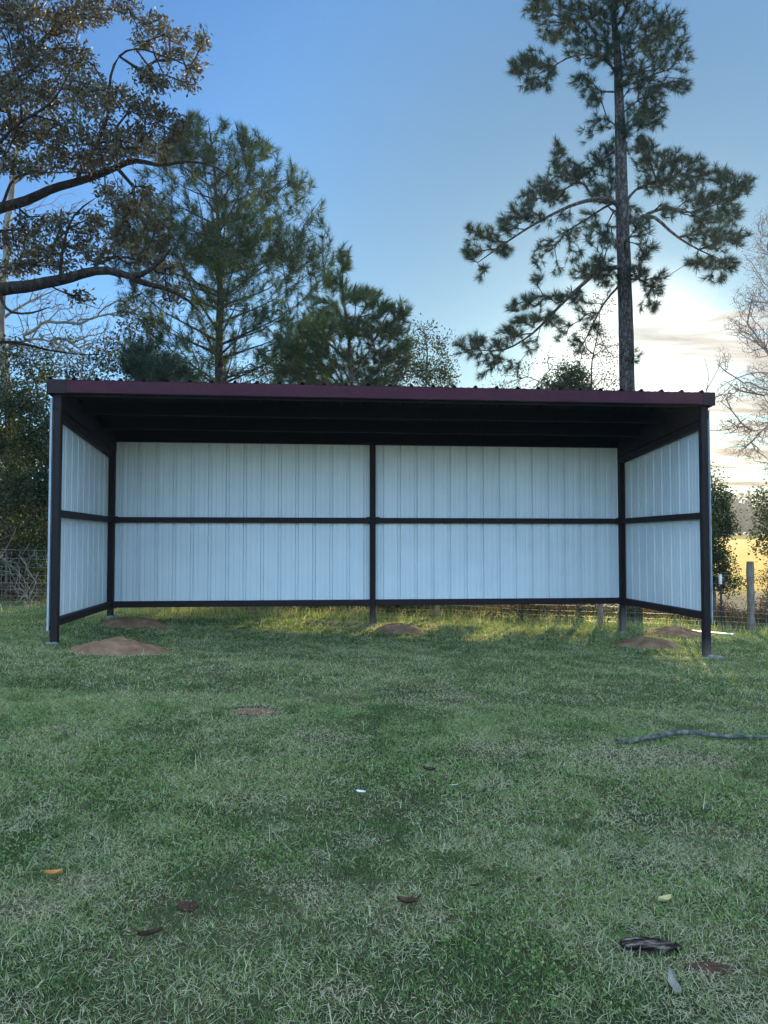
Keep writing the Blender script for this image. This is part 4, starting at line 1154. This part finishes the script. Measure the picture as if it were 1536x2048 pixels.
# ------------------------------------------------------------------ dirt mounds, concrete, litter
MOUNDS = [(.62, 2.12, .60, .42, .13, 'low mound of reddish dirt inside the shelter by its back left post'),
          (.95, -.52, .66, .46, .14, 'larger mound of brown dirt on the grass just inside the front left post'),
          (4.95, 2.15, .42, .34, .13, 'small heap of dirt on the grass just right of the centre back post'),
          (8.72, 1.05, .56, .42, .13, 'mound of brown dirt on the grass in front of the back right post'),
          (10.1, 2.95, .72, .46, .12, 'wide low mound of dirt outside the right side wall, beside the white board')]
for k, (x, y, a, b, h, lab) in enumerate(MOUNDS):
    n, mr = 72, 26; V = []; F = []
    zc = float(gz(x, y))
    for i in range(mr):
        q_ = i / (mr - 1)
        for j in range(n):
            th = j / n * 2 * math.pi
            wob = 1 + .38 * (fbm(np.array([math.cos(th) * 1.7 + k * 9]), np.array([math.sin(th) * 1.7]), 40)[0] - .5) * 2
            px, py = x + math.cos(th) * a * q_ * wob, y + math.sin(th) * b * q_ * wob
            hh = h * (1 - q_ * q_) ** 1.25 * (1.0 + 1.3 * (fbm(np.array([px * 3.2]), np.array([py * 3.2]), 44, 4)[0] - .5)) + .035 * (fbm(np.array([px * 14]), np.array([py * 14]), 45, 3)[0] - .5) * (1 - q_)
            V.append((px, py, float(gz(px, py)) + hh + (.006 if q_ < .95 else -.05)))
    for i in range(mr - 1):
        for j in range(n): F.append((i * n + j, i * n + (j + 1) % n, (i + 1) * n + (j + 1) % n, (i + 1) * n + j))
    for j_ in range(260):                                  # clods
        th = r.uniform(0, 6.28); q_ = r.random() ** .6 * 1.22; px, py = x + math.cos(th) * a * q_, y + math.sin(th) * b * q_
        zc_ = float(gz(px, py)) + h * max(0, 1 - q_ * q_) ** 1.25; s_ = r.uniform(.003, .009) * (1 + 1.6 * (r.random() < .08))
        b0_ = len(V); oc = [(s_, 0, 0), (-s_, 0, 0), (0, s_, 0), (0, -s_, 0), (0, 0, s_ * .8), (0, 0, -s_)]
        V += [(px + c[0] * r.uniform(.7, 1.3), py + c[1], zc_ + c[2] + .004) for c in oc]
        F += [tuple(b0_ + i for i in f) for f in ((0, 2, 4), (2, 1, 4), (1, 3, 4), (3, 0, 4), (2, 0, 5), (1, 2, 5), (3, 1, 5), (0, 3, 5))]
    tag(mk('dirt_mound', V, F, M['dirt'], loc=(x, y, zc), smooth=True), lab, 'dirt mound', 'mounds of dug dirt round the shelter posts')


# fallen branch
def gp(u, v, z):
    d = _F + _R * (u - 768) / FPX + _U * (1024 - v) / FPX
    t = (z - CAM[2]) / d[2]; p = CAM + t * d; return p[:2]


def on_ground(u, v):
    z = -.15
    for _ in range(12): x, y = gp(u, v, z); z = float(gz(x, y))
    return np.array([x, y, z])


def lump(name, x, y, a, b, h, m, lab, cat, seed=0, group=None, rot=0., n=22, mr=9, sharp=.35, lift=0.):
    V = []; F = []; cr_, sr_ = math.cos(rot), math.sin(rot)
    for i in range(mr):
        q_ = i / (mr - 1)
        for j in range(n):
            th = j / n * 2 * math.pi
            wob = 1 + sharp * 2 * (fbm(np.array([math.cos(th) * 2 + seed]), np.array([math.sin(th) * 2]), 40 + seed, 3)[0] - .5)
            dx, dy = math.cos(th) * a * q_ * wob, math.sin(th) * b * q_ * wob
            px, py = x + dx * cr_ - dy * sr_, y + dx * sr_ + dy * cr_
            hh = h * math.sqrt(max(0, 1 - q_ ** 2.2)) * (1 + .8 * (fbm(np.array([dx / a * 2 + seed]), np.array([dy / b * 2]), 46, 3)[0] - .5))
            V.append((px, py, float(gz(px, py)) + hh + lift - (.02 if q_ > .99 else 0)))
    for i in range(mr - 1):
        for j in range(n): F.append((i * n + j, i * n + (j + 1) % n, (i + 1) * n + (j + 1) % n, (i + 1) * n + j))
    return tag(mk(name, V, F, m, loc=(x, y, float(gz(x, y)) + lift), smooth=False), lab, cat, group)


lump('concrete_footing', W + .10, -.04, .15, .08, .04, M['concrete'], 'rough grey concrete footing spilled round the right front post', 'footing', 1)
lump('concrete_footing', -.02, -.03, .085, .07, .03, M['concrete'], 'small pale concrete footing at the left front post', 'footing', 2)
lump('concrete_footing', .0, D, .11, .09, .045, M['concrete'], 'pale concrete footing round the back left post', 'footing', 3)
lump('concrete_footing', XC + .02, D - .02, .10, .08, .035, M['concrete'], 'grey footing under the centre back post', 'footing', 4)
lump('concrete_footing', W, D, .10, .09, .035, M['concrete'], 'crusted grey footing at the back right post', 'footing', 5)
pp_ = on_ground(512, 1424); lump('bare_patch', pp_[0], pp_[1], .21, .13, .012, M['dirt'], 'pale sandy bare patch in the lawn left of the middle', 'bare patch', 3, n=40, sharp=.5)
# white offcut board
z_ = float(gz(10.95, 3.2))
mb = MB()
bx_ = [(10.55, 3.55), (11.20, 2.95), (11.30, 3.03), (10.66, 3.64)]
mb.sec([(p[0], p[1], z_ + .05 - .02 * (i in (1, 2))) for i, p in enumerate(bx_)], True, (0, 0, .014))
tag(mb.build('metal_offcut', M['white_paint'], loc=(10.95, 3.2, z_)), 'narrow white offcut lying on the grass behind the right front post', 'offcut')

bp = [on_ground(u, v) for u, v in ((1232, 1488), (1262, 1488), (1300, 1484), (1345, 1478), (1385, 1477), (1415, 1480), (1450, 1481), (1490, 1481), (1536, 1480), (1590, 1476), (1650, 1470))]
bp = np.array(bp); bp[:, 2] += .020 + .018 * np.array([0, .2, .8, 1.6, 1.8, 1.2, .8, .6, .5, .5, .5])
tt = np.linspace(0, len(bp) - 1, 60)
bq = np.stack([np.interp(tt, np.arange(len(bp)), bp[:, k]) for k in range(3)], -1)
bq[1:-1] = (bq[:-2] + 2 * bq[1:-1] + bq[2:]) / 4
r = np.random.default_rng(17)
rad = np.interp(tt, [0, 3, 6, 10], [.021, .021, .017, .010]) * (1 + .10 * r.normal(size=60)); rad[0] = .024
V, F = tube(bq, rad, 9)
V2, F2 = tube(bq[38:48] * 0 + np.linspace(bq[38], bq[38] + np.array([.16, .10, .05]), 10), np.linspace(.009, .003, 10), 5)
V = np.concatenate([V, [bq[0]], V2]); Fl = [tuple(int(c) for c in f) for f in F] + [(k, (k + 1) % 9, 540) for k in range(9)] + [tuple(int(c) + 541 for c in f) for f in F2]
tag(mk('fallen_branch', V, Fl, M['branchbark'], loc=bp[3] - [0, 0, .03]), 'long crooked fallen branch with pale lichen lying on the grass at the right', 'branch')

# weathered wood chunk: a split, furrowed slab
p = on_ground(1303, 1905)
n, k_ = 34, 20; V = []; F = []
ax = unit(np.array([.93, -.12, .02])); sd_ = unit(np.array([.12, .93, .0]))
for i in range(n):
    s = i / (n - 1); env_ = (math.sin(math.pi * min(1, .12 + s * .95)) ** .5) if s < .9 else .55 * (1 - s) / .1 + .12
    for j in range(k_):
        th = j / k_ * 2 * math.pi
        fur = 1 + .40 * (vnoise(np.array([j * .9 + math.sin(s * 5) * .8]), np.array([s * 3.0]), 61)[0] - .5) + .25 * (vnoise(np.array([j * 1.9]), np.array([s * 14]), 62)[0] - .5)
        rr_ = env_ * fur
        c = np.array([p[0], p[1], p[2] + .018]) + ax * (s - .5) * .225 + sd_ * math.cos(th) * .036 * rr_ + np.array([0, 0, 1]) * (math.sin(th) * .024 * rr_ + .012 * (1 - s))
        V.append(c)
F = [(i * k_ + j, i * k_ + (j + 1) % k_, (i + 1) * k_ + (j + 1) % k_, (i + 1) * k_ + j) for i in range(n - 1) for j in range(k_)]
F += [tuple(range(k_ - 1, -1, -1)), tuple((n - 1) * k_ + j for j in range(k_))]
tag(mk('driftwood', V, F, M['driftwood'], loc=p), 'furrowed grey chunk of weathered wood lying in the grass near the bottom right', 'wood chunk')

p = on_ground(1356, 1992)
ax = unit(np.array([.03, .75, .5])); sd_ = np.array([1, 0, 0]); V = []; F = []
for i in range(10):
    s = i / 9; wv = .012 * (1 + .5 * math.sin(s * 3)) * (1 - .6 * s * s)
    for sg, dz in ((-1, 0), (0, .006), (1, 0), (0, -.003)):
        V.append(p + [0, 0, .008] + ax * s * .085 + sd_ * sg * wv + np.array([0, -.3, 1]) * dz * (1 - .5 * s) + sd_ * .004 * math.sin(s * 9))
F = [(i * 4 + j, i * 4 + (j + 1) % 4, i * 4 + 4 + (j + 1) % 4, i * 4 + 4 + j) for i in range(9) for j in range(4)] + [(3, 2, 1, 0), (36, 37, 38, 39)]
tag(mk('bark_strip', V, F, M['wood_post'], loc=p), 'upright sliver of grey bark in the grass below the wood chunk', 'bark')


def dead_leaf(u, v, size, m, lab, rot=0., name='dead_leaf', cat='leaf', curl=.5, lobes=0, asp=.55):
    p = on_ground(u, v); V = []; F = []; n = 9
    for i in range(n):
        s = i / (n - 1); wv = math.sin(math.pi * (.04 + .92 * s)) ** .8 * asp * size * .5
        if lobes: wv *= .65 + .45 * abs(math.sin(s * math.pi * lobes))
        for k, sg in enumerate((-1, -.5, 0, .5, 1)):
            dx = (s - .5) * size; dy = sg * wv
            z = .022 + curl * size * .35 * (sg * sg) + curl * size * .25 * (2 * s - 1) ** 2
            V.append(p + [dx * math.cos(rot) - dy * math.sin(rot), dx * math.sin(rot) + dy * math.cos(rot), z])
    for i in range(n - 1):
        for k in range(4): F.append((i * 5 + k, i * 5 + k + 1, i * 5 + 6 + k, i * 5 + 5 + k))
    m0 = len(V); V += [v_ - np.array([0, 0, .0015]) for v_ in V]
    F += [tuple(m0 + c for c in reversed(f)) for f in F]
    return tag(mk(name, V, F, m, loc=p), lab, cat)


dead_leaf(106, 1760, .075, M['litter_orange'], 'orange-brown dead leaf on the grass at the lower left', .1)
dead_leaf(1331, 1812, .07, M['litter_tan'], 'curled yellow-tan dead leaf on the grass above the wood chunk', .3)
dead_leaf(858, 1546, .085, M['litter_dark'], 'small dark crumpled leaf on the grass in the middle of the lawn', -.5, curl=.35, lobes=3)
dead_leaf(815, 1816, .085, M['litter_dark'], 'dark brown lobed leaf on the grass right of the lawn centre', -.4, curl=.4, lobes=3)
dead_leaf(952, 1781, .05, M['litter_dark'], 'thin dark leaf lying flat on the grass, right of the lobed leaf', .1, curl=.2, asp=.3)
dead_leaf(1078, 1772, .04, M['litter_dark'], 'tiny reddish leaf on the grass well right of the thin dark leaf', .8)
dead_leaf(722, 1592, .06, M['white_paint'], 'small white scrap of plastic on the grass left of the lawn centre', -.5, name='plastic_scrap', cat='scrap', curl=.3, lobes=2)
dead_leaf(907, 1577, .055, M['white_paint'], 'thin white sliver on the grass just right of the small dark crumpled leaf', .05, name='plastic_sliver', cat='scrap', curl=.1, asp=.16)
dead_leaf(300, 1882, .09, M['litter_dark'], 'short dark stick-like leaf on the grass in the lower left', .35, curl=.4, asp=.3)
for (u, v, a, b, lab) in ((372, 1818, .045, .035, 'near-black clod of earth in the grass at the lower left'), (1425, 1942, .10, .035, 'flat patch of black earth bared in the grass right of the wood chunk')):
    p = on_ground(u, v); lump('earth_clod', p[0], p[1], a, b, .022, M['litter_dark'], lab, 'clod', int(u) % 7)

# ------------------------------------------------------------------ grass
BARE = []                                            # (x, y, rx, ry, strength) bare or straw-covered patches
for (u, v, ru, rv, s_) in [(512, 1424, 52, 13, 1.7), (670, 1476, 80, 14, .75), (850, 1392, 90, 26, .45), (430, 1340, 70, 20, .35), (1290, 1515, 150, 24, .8), (1020, 1500, 110, 20, .5), (1420, 1520, 60, 14, .4),
                           (60, 1825, 60, 22, .7), (180, 1765, 60, 24, .5), (610, 1780, 50, 26, .7), (690, 1985, 50, 26, .8), (1270, 1640, 50, 20, .5), (1290, 1720, 90, 40, .4), (715, 1680, 60, 20, .5), (890, 1840, 26, 20, .6),
                           (1430, 1940, 70, 26, .7), (1350, 2030, 60, 26, .6), (190, 1945, 26, 12, .8), (770, 2030, 40, 26, .8), (20, 2020, 40, 30, .6), (300, 1800, 50, 18, .4), (130, 1460, 50, 10, .4), (720, 1250, 90, 10, .5), (60, 1640, 40, 40, .4), (1480, 2010, 60, 40, .4)]:
    c = on_ground(u, v); e1 = on_ground(u + ru, v); e2 = on_ground(u, v + rv)
    BARE.append((c[0], c[1], np.hypot(*(e1 - c)[:2]), np.hypot(*(e2 - c)[:2]), s_))
for (x, y, a, b, h, lab) in MOUNDS: BARE.append((x, y, a * .84, b * .84, 3.0))
BARE.append((W + .1, -.04, .22, .11, 3)); BARE.append((0, D, .25, .2, .9))


def bare_at(x, y):
    o = np.zeros(len(x))
    for (cx, cy, rx, ry, s_) in BARE:
        q_ = ((x - cx) / rx) ** 2 + ((y - cy) / ry) ** 2
        w_ = 1 + .9 * (fbm(x * 6, y * 6, 77, 2) - .5)
        o = np.maximum(o, s_ * sstep(1.35, .45, q_ * w_))
    return o


def grass_zone(depth0, depth1, dens, seed, ln, wd, seg=1, marg=1.25, ymax=99., extra=0):
    r = np.random.default_rng(seed)
    hw = .5 * marg + .02
    area = hw * (depth1 ** 2 - depth0 ** 2) + 2 * extra * (depth1 - depth0)
    n = int(area * dens)
    dep = np.sqrt(r.uniform(depth0 ** 2, depth1 ** 2, n)); lat = r.uniform(-1, 1, n) * (hw * dep + extra)
    x = CAM[0] + math.sin(YAW) * dep + math.cos(YAW) * lat
    y = CAM[1] + math.cos(YAW) * dep - math.sin(YAW) * lat
    ba = bare_at(x, y)
    patch = fbm(x * 1.3 + 7, y * 1.3, 21, 4); pl_ = fbm(x * .5 + 3, y * .5, 23, 3); fine = fbm(x * 5, y * 5, 25, 3)
    keep = (r.random(n) > np.where(ba > 1.01, np.clip((ba - 1) * .75 + .3, 0, 1), ba * .25)) & (r.random(n) < .50 + 1.1 * fine) & (y < ymax)
    x, y, ba, patch, pl_, fine = [a[keep] for a in (x, y, ba, patch, pl_, fine)]
    n = len(x); z = gz(x, y)
    straw = r.random(n) < np.clip(.27 + .70 * np.clip(ba, 0, 1) + .4 * (patch - .52) + .2 * (pl_ - .5) + .8 * (fine - .5), .04, .92)
    L = ln * r.uniform(.4, 1.4, n) * np.where(straw, 1.1, 1) * (.6 + .9 * patch) * (1 - .35 * np.clip(ba, 0, 1))
    lean = np.where(straw, r.uniform(.75, 1.5, n), np.abs(r.normal(.75, .33, n)))
    lean = np.clip(lean, 0, 1.5)
    az = r.uniform(0, 2 * math.pi, n)
    d = np.stack([np.cos(az) * np.sin(lean), np.sin(az) * np.sin(lean), np.cos(lean)], -1)
    b = np.stack([x, y, z + r.uniform(0, .018, n) * straw - .004], -1)
    W_ = wd * r.uniform(.6, 1.4, n) * np.where(straw, .8, 1)
    fa = az + r.uniform(.9, 2.2, n)
    side = np.stack([np.cos(fa), np.sin(fa), r.normal(0, .25, n)], -1)
    tone = np.where(straw, r.uniform(.74, 1.0, n), np.clip(.31 + .28 * (patch - .5) + .14 * (pl_ - .5) + .45 * (fine - .5) + r.normal(0, .15, n), 0, .70))
    drop = np.clip(ba, 0, 1)[:, None] * .0
    if seg == 1:
        V = np.stack([b - side * (W_ * .5)[:, None], b + side * (W_ * .5)[:, None], b + d * L[:, None]], 1).reshape(-1, 3)
        F = np.arange(len(V)).reshape(-1, 3); A = np.repeat(tone, 3)
    else:
        bend = np.stack([np.cos(az), np.sin(az), np.full(n, -.35)], -1) * (L * r.uniform(.05, .35, n))[:, None]
        m_ = b + d * (L * .5)[:, None] ; t = b + d * L[:, None] + bend
        t[:, 2] = np.maximum(t[:, 2], z + .004)
        V = np.stack([b - side * (W_ * .5)[:, None], b + side * (W_ * .5)[:, None], m_ - side * (W_ * .42)[:, None], m_ + side * (W_ * .42)[:, None], t], 1).reshape(-1, 3)
        k = np.arange(n) * 5
        F = np.concatenate([np.stack([k, k + 1, k + 3], 1), np.stack([k, k + 3, k + 2], 1), np.stack([k + 2, k + 3, k + 4], 1)]); A = np.repeat(tone, 5)
    return V, F, A


zones = [grass_zone(1.8, 4.2, 17000, 1, .027, .0028, 2, 1.5, extra=2.2), grass_zone(4.2, 7.5, 8500, 2, .031, .0038, 2, 1.4, extra=2.2), grass_zone(7.5, 11.5, 3600, 3, .037, .0062, 1, 1.35, extra=2.2), grass_zone(11.5, 16.2, 1700, 4, .055, .009, 1, 1.4, ymax=4.9, extra=2.2)]
# clover-like weeds close to the camera
r = np.random.default_rng(12)
n = 26000
dep = np.sqrt(r.uniform(1.9 ** 2, 7.5 ** 2, n)); lat = r.uniform(-1, 1, n) * .7 * dep
x = CAM[0] + math.sin(YAW) * dep + math.cos(YAW) * lat; y = CAM[1] + math.cos(YAW) * dep - math.sin(YAW) * lat
k = (fbm(x * 1.7, y * 1.7, 91, 3) > .55) & (bare_at(x, y) < .3); x, y = x[k], y[k]
P = np.stack([x, y, gz(x, y) + r.uniform(.006, .026, len(x))], -1)
zones.append(leaf_clusters(P, np.tile([0, 0, .25], (len(P), 1)) + r.normal(0, .6, P.shape), 4, .013, .010, 1.2, .007, r, .0, tone=r.uniform(.1, .6, len(P))))
# small bleached clippings
n = 75000
dep = np.sqrt(r.uniform(1.8 ** 2, 12 ** 2, n)); lat = r.uniform(-1, 1, n) * .66 * dep
x = CAM[0] + math.sin(YAW) * dep + math.cos(YAW) * lat; y = CAM[1] + math.cos(YAW) * dep - math.sin(YAW) * lat
k = r.random(n) < np.clip(.35 + 1.0 * (fbm(x * 1.1, y * 1.1, 93, 3) - .5) + 1.6 * (fbm(x * 4, y * 4, 94, 3) - .5) + bare_at(x, y), 0, 1); x, y, dep = x[k], y[k], dep[k]
P = np.stack([x, y, gz(x, y) + r.uniform(.002, .022, len(x))], -1)
zones.append(leaf_clusters(P, r.normal(0, 1, P.shape) * [1, 1, .25], 1, .020, .0042, .3, .002, r, .0, tone=r.uniform(.9, 1, len(P))))
# long bleached stalks
n = 800
dep = np.sqrt(r.uniform(1.9 ** 2, 12 ** 2, n)); lat = r.uniform(-1, 1, n) * .62 * dep
x = CAM[0] + math.sin(YAW) * dep + math.cos(YAW) * lat; y = CAM[1] + math.cos(YAW) * dep - math.sin(YAW) * lat
az_ = r.uniform(0, 6.283, n); L = r.uniform(.04, .115, n); ln_ = r.uniform(.5, 1.52, n)
b = np.stack([x, y, gz(x, y) + r.uniform(.008, .03, n)], -1)
d_ = np.stack([np.cos(az_) * np.sin(ln_), np.sin(az_) * np.sin(ln_), np.cos(ln_)], -1)
sdv = np.stack([-np.sin(az_), np.cos(az_), np.zeros(n)], -1) * (r.uniform(.0009, .0017, n) * (1 + dep * .12))[:, None]
V = np.stack([b - sdv, b + sdv, b + d_ * L[:, None] + sdv * .5, b + d_ * L[:, None] - sdv * .5], 1).reshape(-1, 3)
k = np.arange(n) * 4
zones.append((V, np.concatenate([np.stack([k, k + 1, k + 2], 1), np.stack([k, k + 2, k + 3], 1)]), np.repeat(r.uniform(.82, 1, n), 4)))
gv = cat3(*zones)
tag(mk('lawn_grass', gv[0], gv[1], M['grass'], attr=gv[2]), 'short mown grass mixed with straw covering the lawn', 'grass', kind='stuff')

# undergrowth and leaf litter on the ground beyond the fence
r = np.random.default_rng(15); n = 15000
x = r.uniform(-10, 17, n); y = 4.9 + 7.5 * r.random(n) ** 1.4
kk = (r.random(n) < np.clip(3.2 * (fbm(x * .9, y * .9, 57) - .36), 0, 1)) & ~((x > 11.6) & (y > 11.2)); x, y = x[kk], y[kk]; n = len(x)
x2 = r.uniform(11.4, 16.5, 2600); y2 = 4.9 + 4.5 * r.random(2600)
x = np.concatenate([x, x2]); y = np.concatenate([y, y2]); n = len(x)
hh_ = .55 * fbm(x * .6, y * .6, 58) * np.where(x > 11.8, .55, 1.0)
P = np.stack([x, y, gz(x, y) + r.random(n) ** 1.3 * hh_], -1)
lv = leaf_clusters(P, r.normal(0, 1, P.shape), 7, .075, .034, 1, .09, r, .0, tone=np.clip(fbm(x * .7, y * .7, 59) * 1.6 - .3 + r.normal(0, .1, n), 0, 1))
tag(mk('undergrowth', lv[0], lv[1], M['brush'], attr=lv[2]), 'low tangled undergrowth and dry leaves on the ground beyond the wire fence', 'undergrowth', kind='stuff')

# taller weeds along the fence foot and beyond
r = np.random.default_rng(14); n = 60000
x = r.uniform(-9, 19, n); y = fence_line(x) + r.normal(.5, .75, n)
kk = (y > 3.3) & (r.random(n) < .15 + 1.3 * (fbm(x * 1.4, y * 1.4, 55) - .3)); x, y = x[kk], y[kk]; n = len(x)
az_ = r.uniform(0, 6.283, n); L = r.uniform(.06, .26, n) * (.4 + fbm(x * .9, y * .9, 56)); ln_ = np.abs(r.normal(.4, .3, n))
b = np.stack([x, y, gz(x, y) - .005], -1); d_ = np.stack([np.cos(az_) * np.sin(ln_), np.sin(az_) * np.sin(ln_), np.cos(ln_)], -1)
fa = r.uniform(0, 6.283, n); sdv = np.stack([np.cos(fa), np.sin(fa), np.zeros(n)], -1) * .0045
V = np.stack([b - sdv, b + sdv, b + d_ * L[:, None]], 1).reshape(-1, 3)
tag(mk('fence_weeds', V, np.arange(len(V)).reshape(-1, 3), M['grass'], attr=np.repeat(np.where(r.random(n) < .35, r.uniform(.7, 1, n), r.uniform(0, .6, n)), 3)), 'taller rough grass and weeds along the foot of the wire fence', 'weeds', kind='stuff')

# ------------------------------------------------------------------ haze
m = bpy.data.materials.new('haze_air'); m.use_nodes = True
t = m.node_tree
for n_ in list(t.nodes): t.nodes.remove(n_)
pv = t.nodes.new('ShaderNodeVolumePrincipled'); pv.inputs['Color'].default_value = (.93, .95, 1, 1)
pv.inputs['Density'].default_value = .00055; pv.inputs['Anisotropy'].default_value = .35
o_ = t.nodes.new('ShaderNodeOutputMaterial'); t.links.new(pv.outputs[0], o_.inputs['Volume'])
mb = MB(); mb.box((-850, -250, -6), (850, 950, 26))
tag(mb.build('haze', m), 'thin pale haze in the air over the far field', 'haze', kind='stuff')
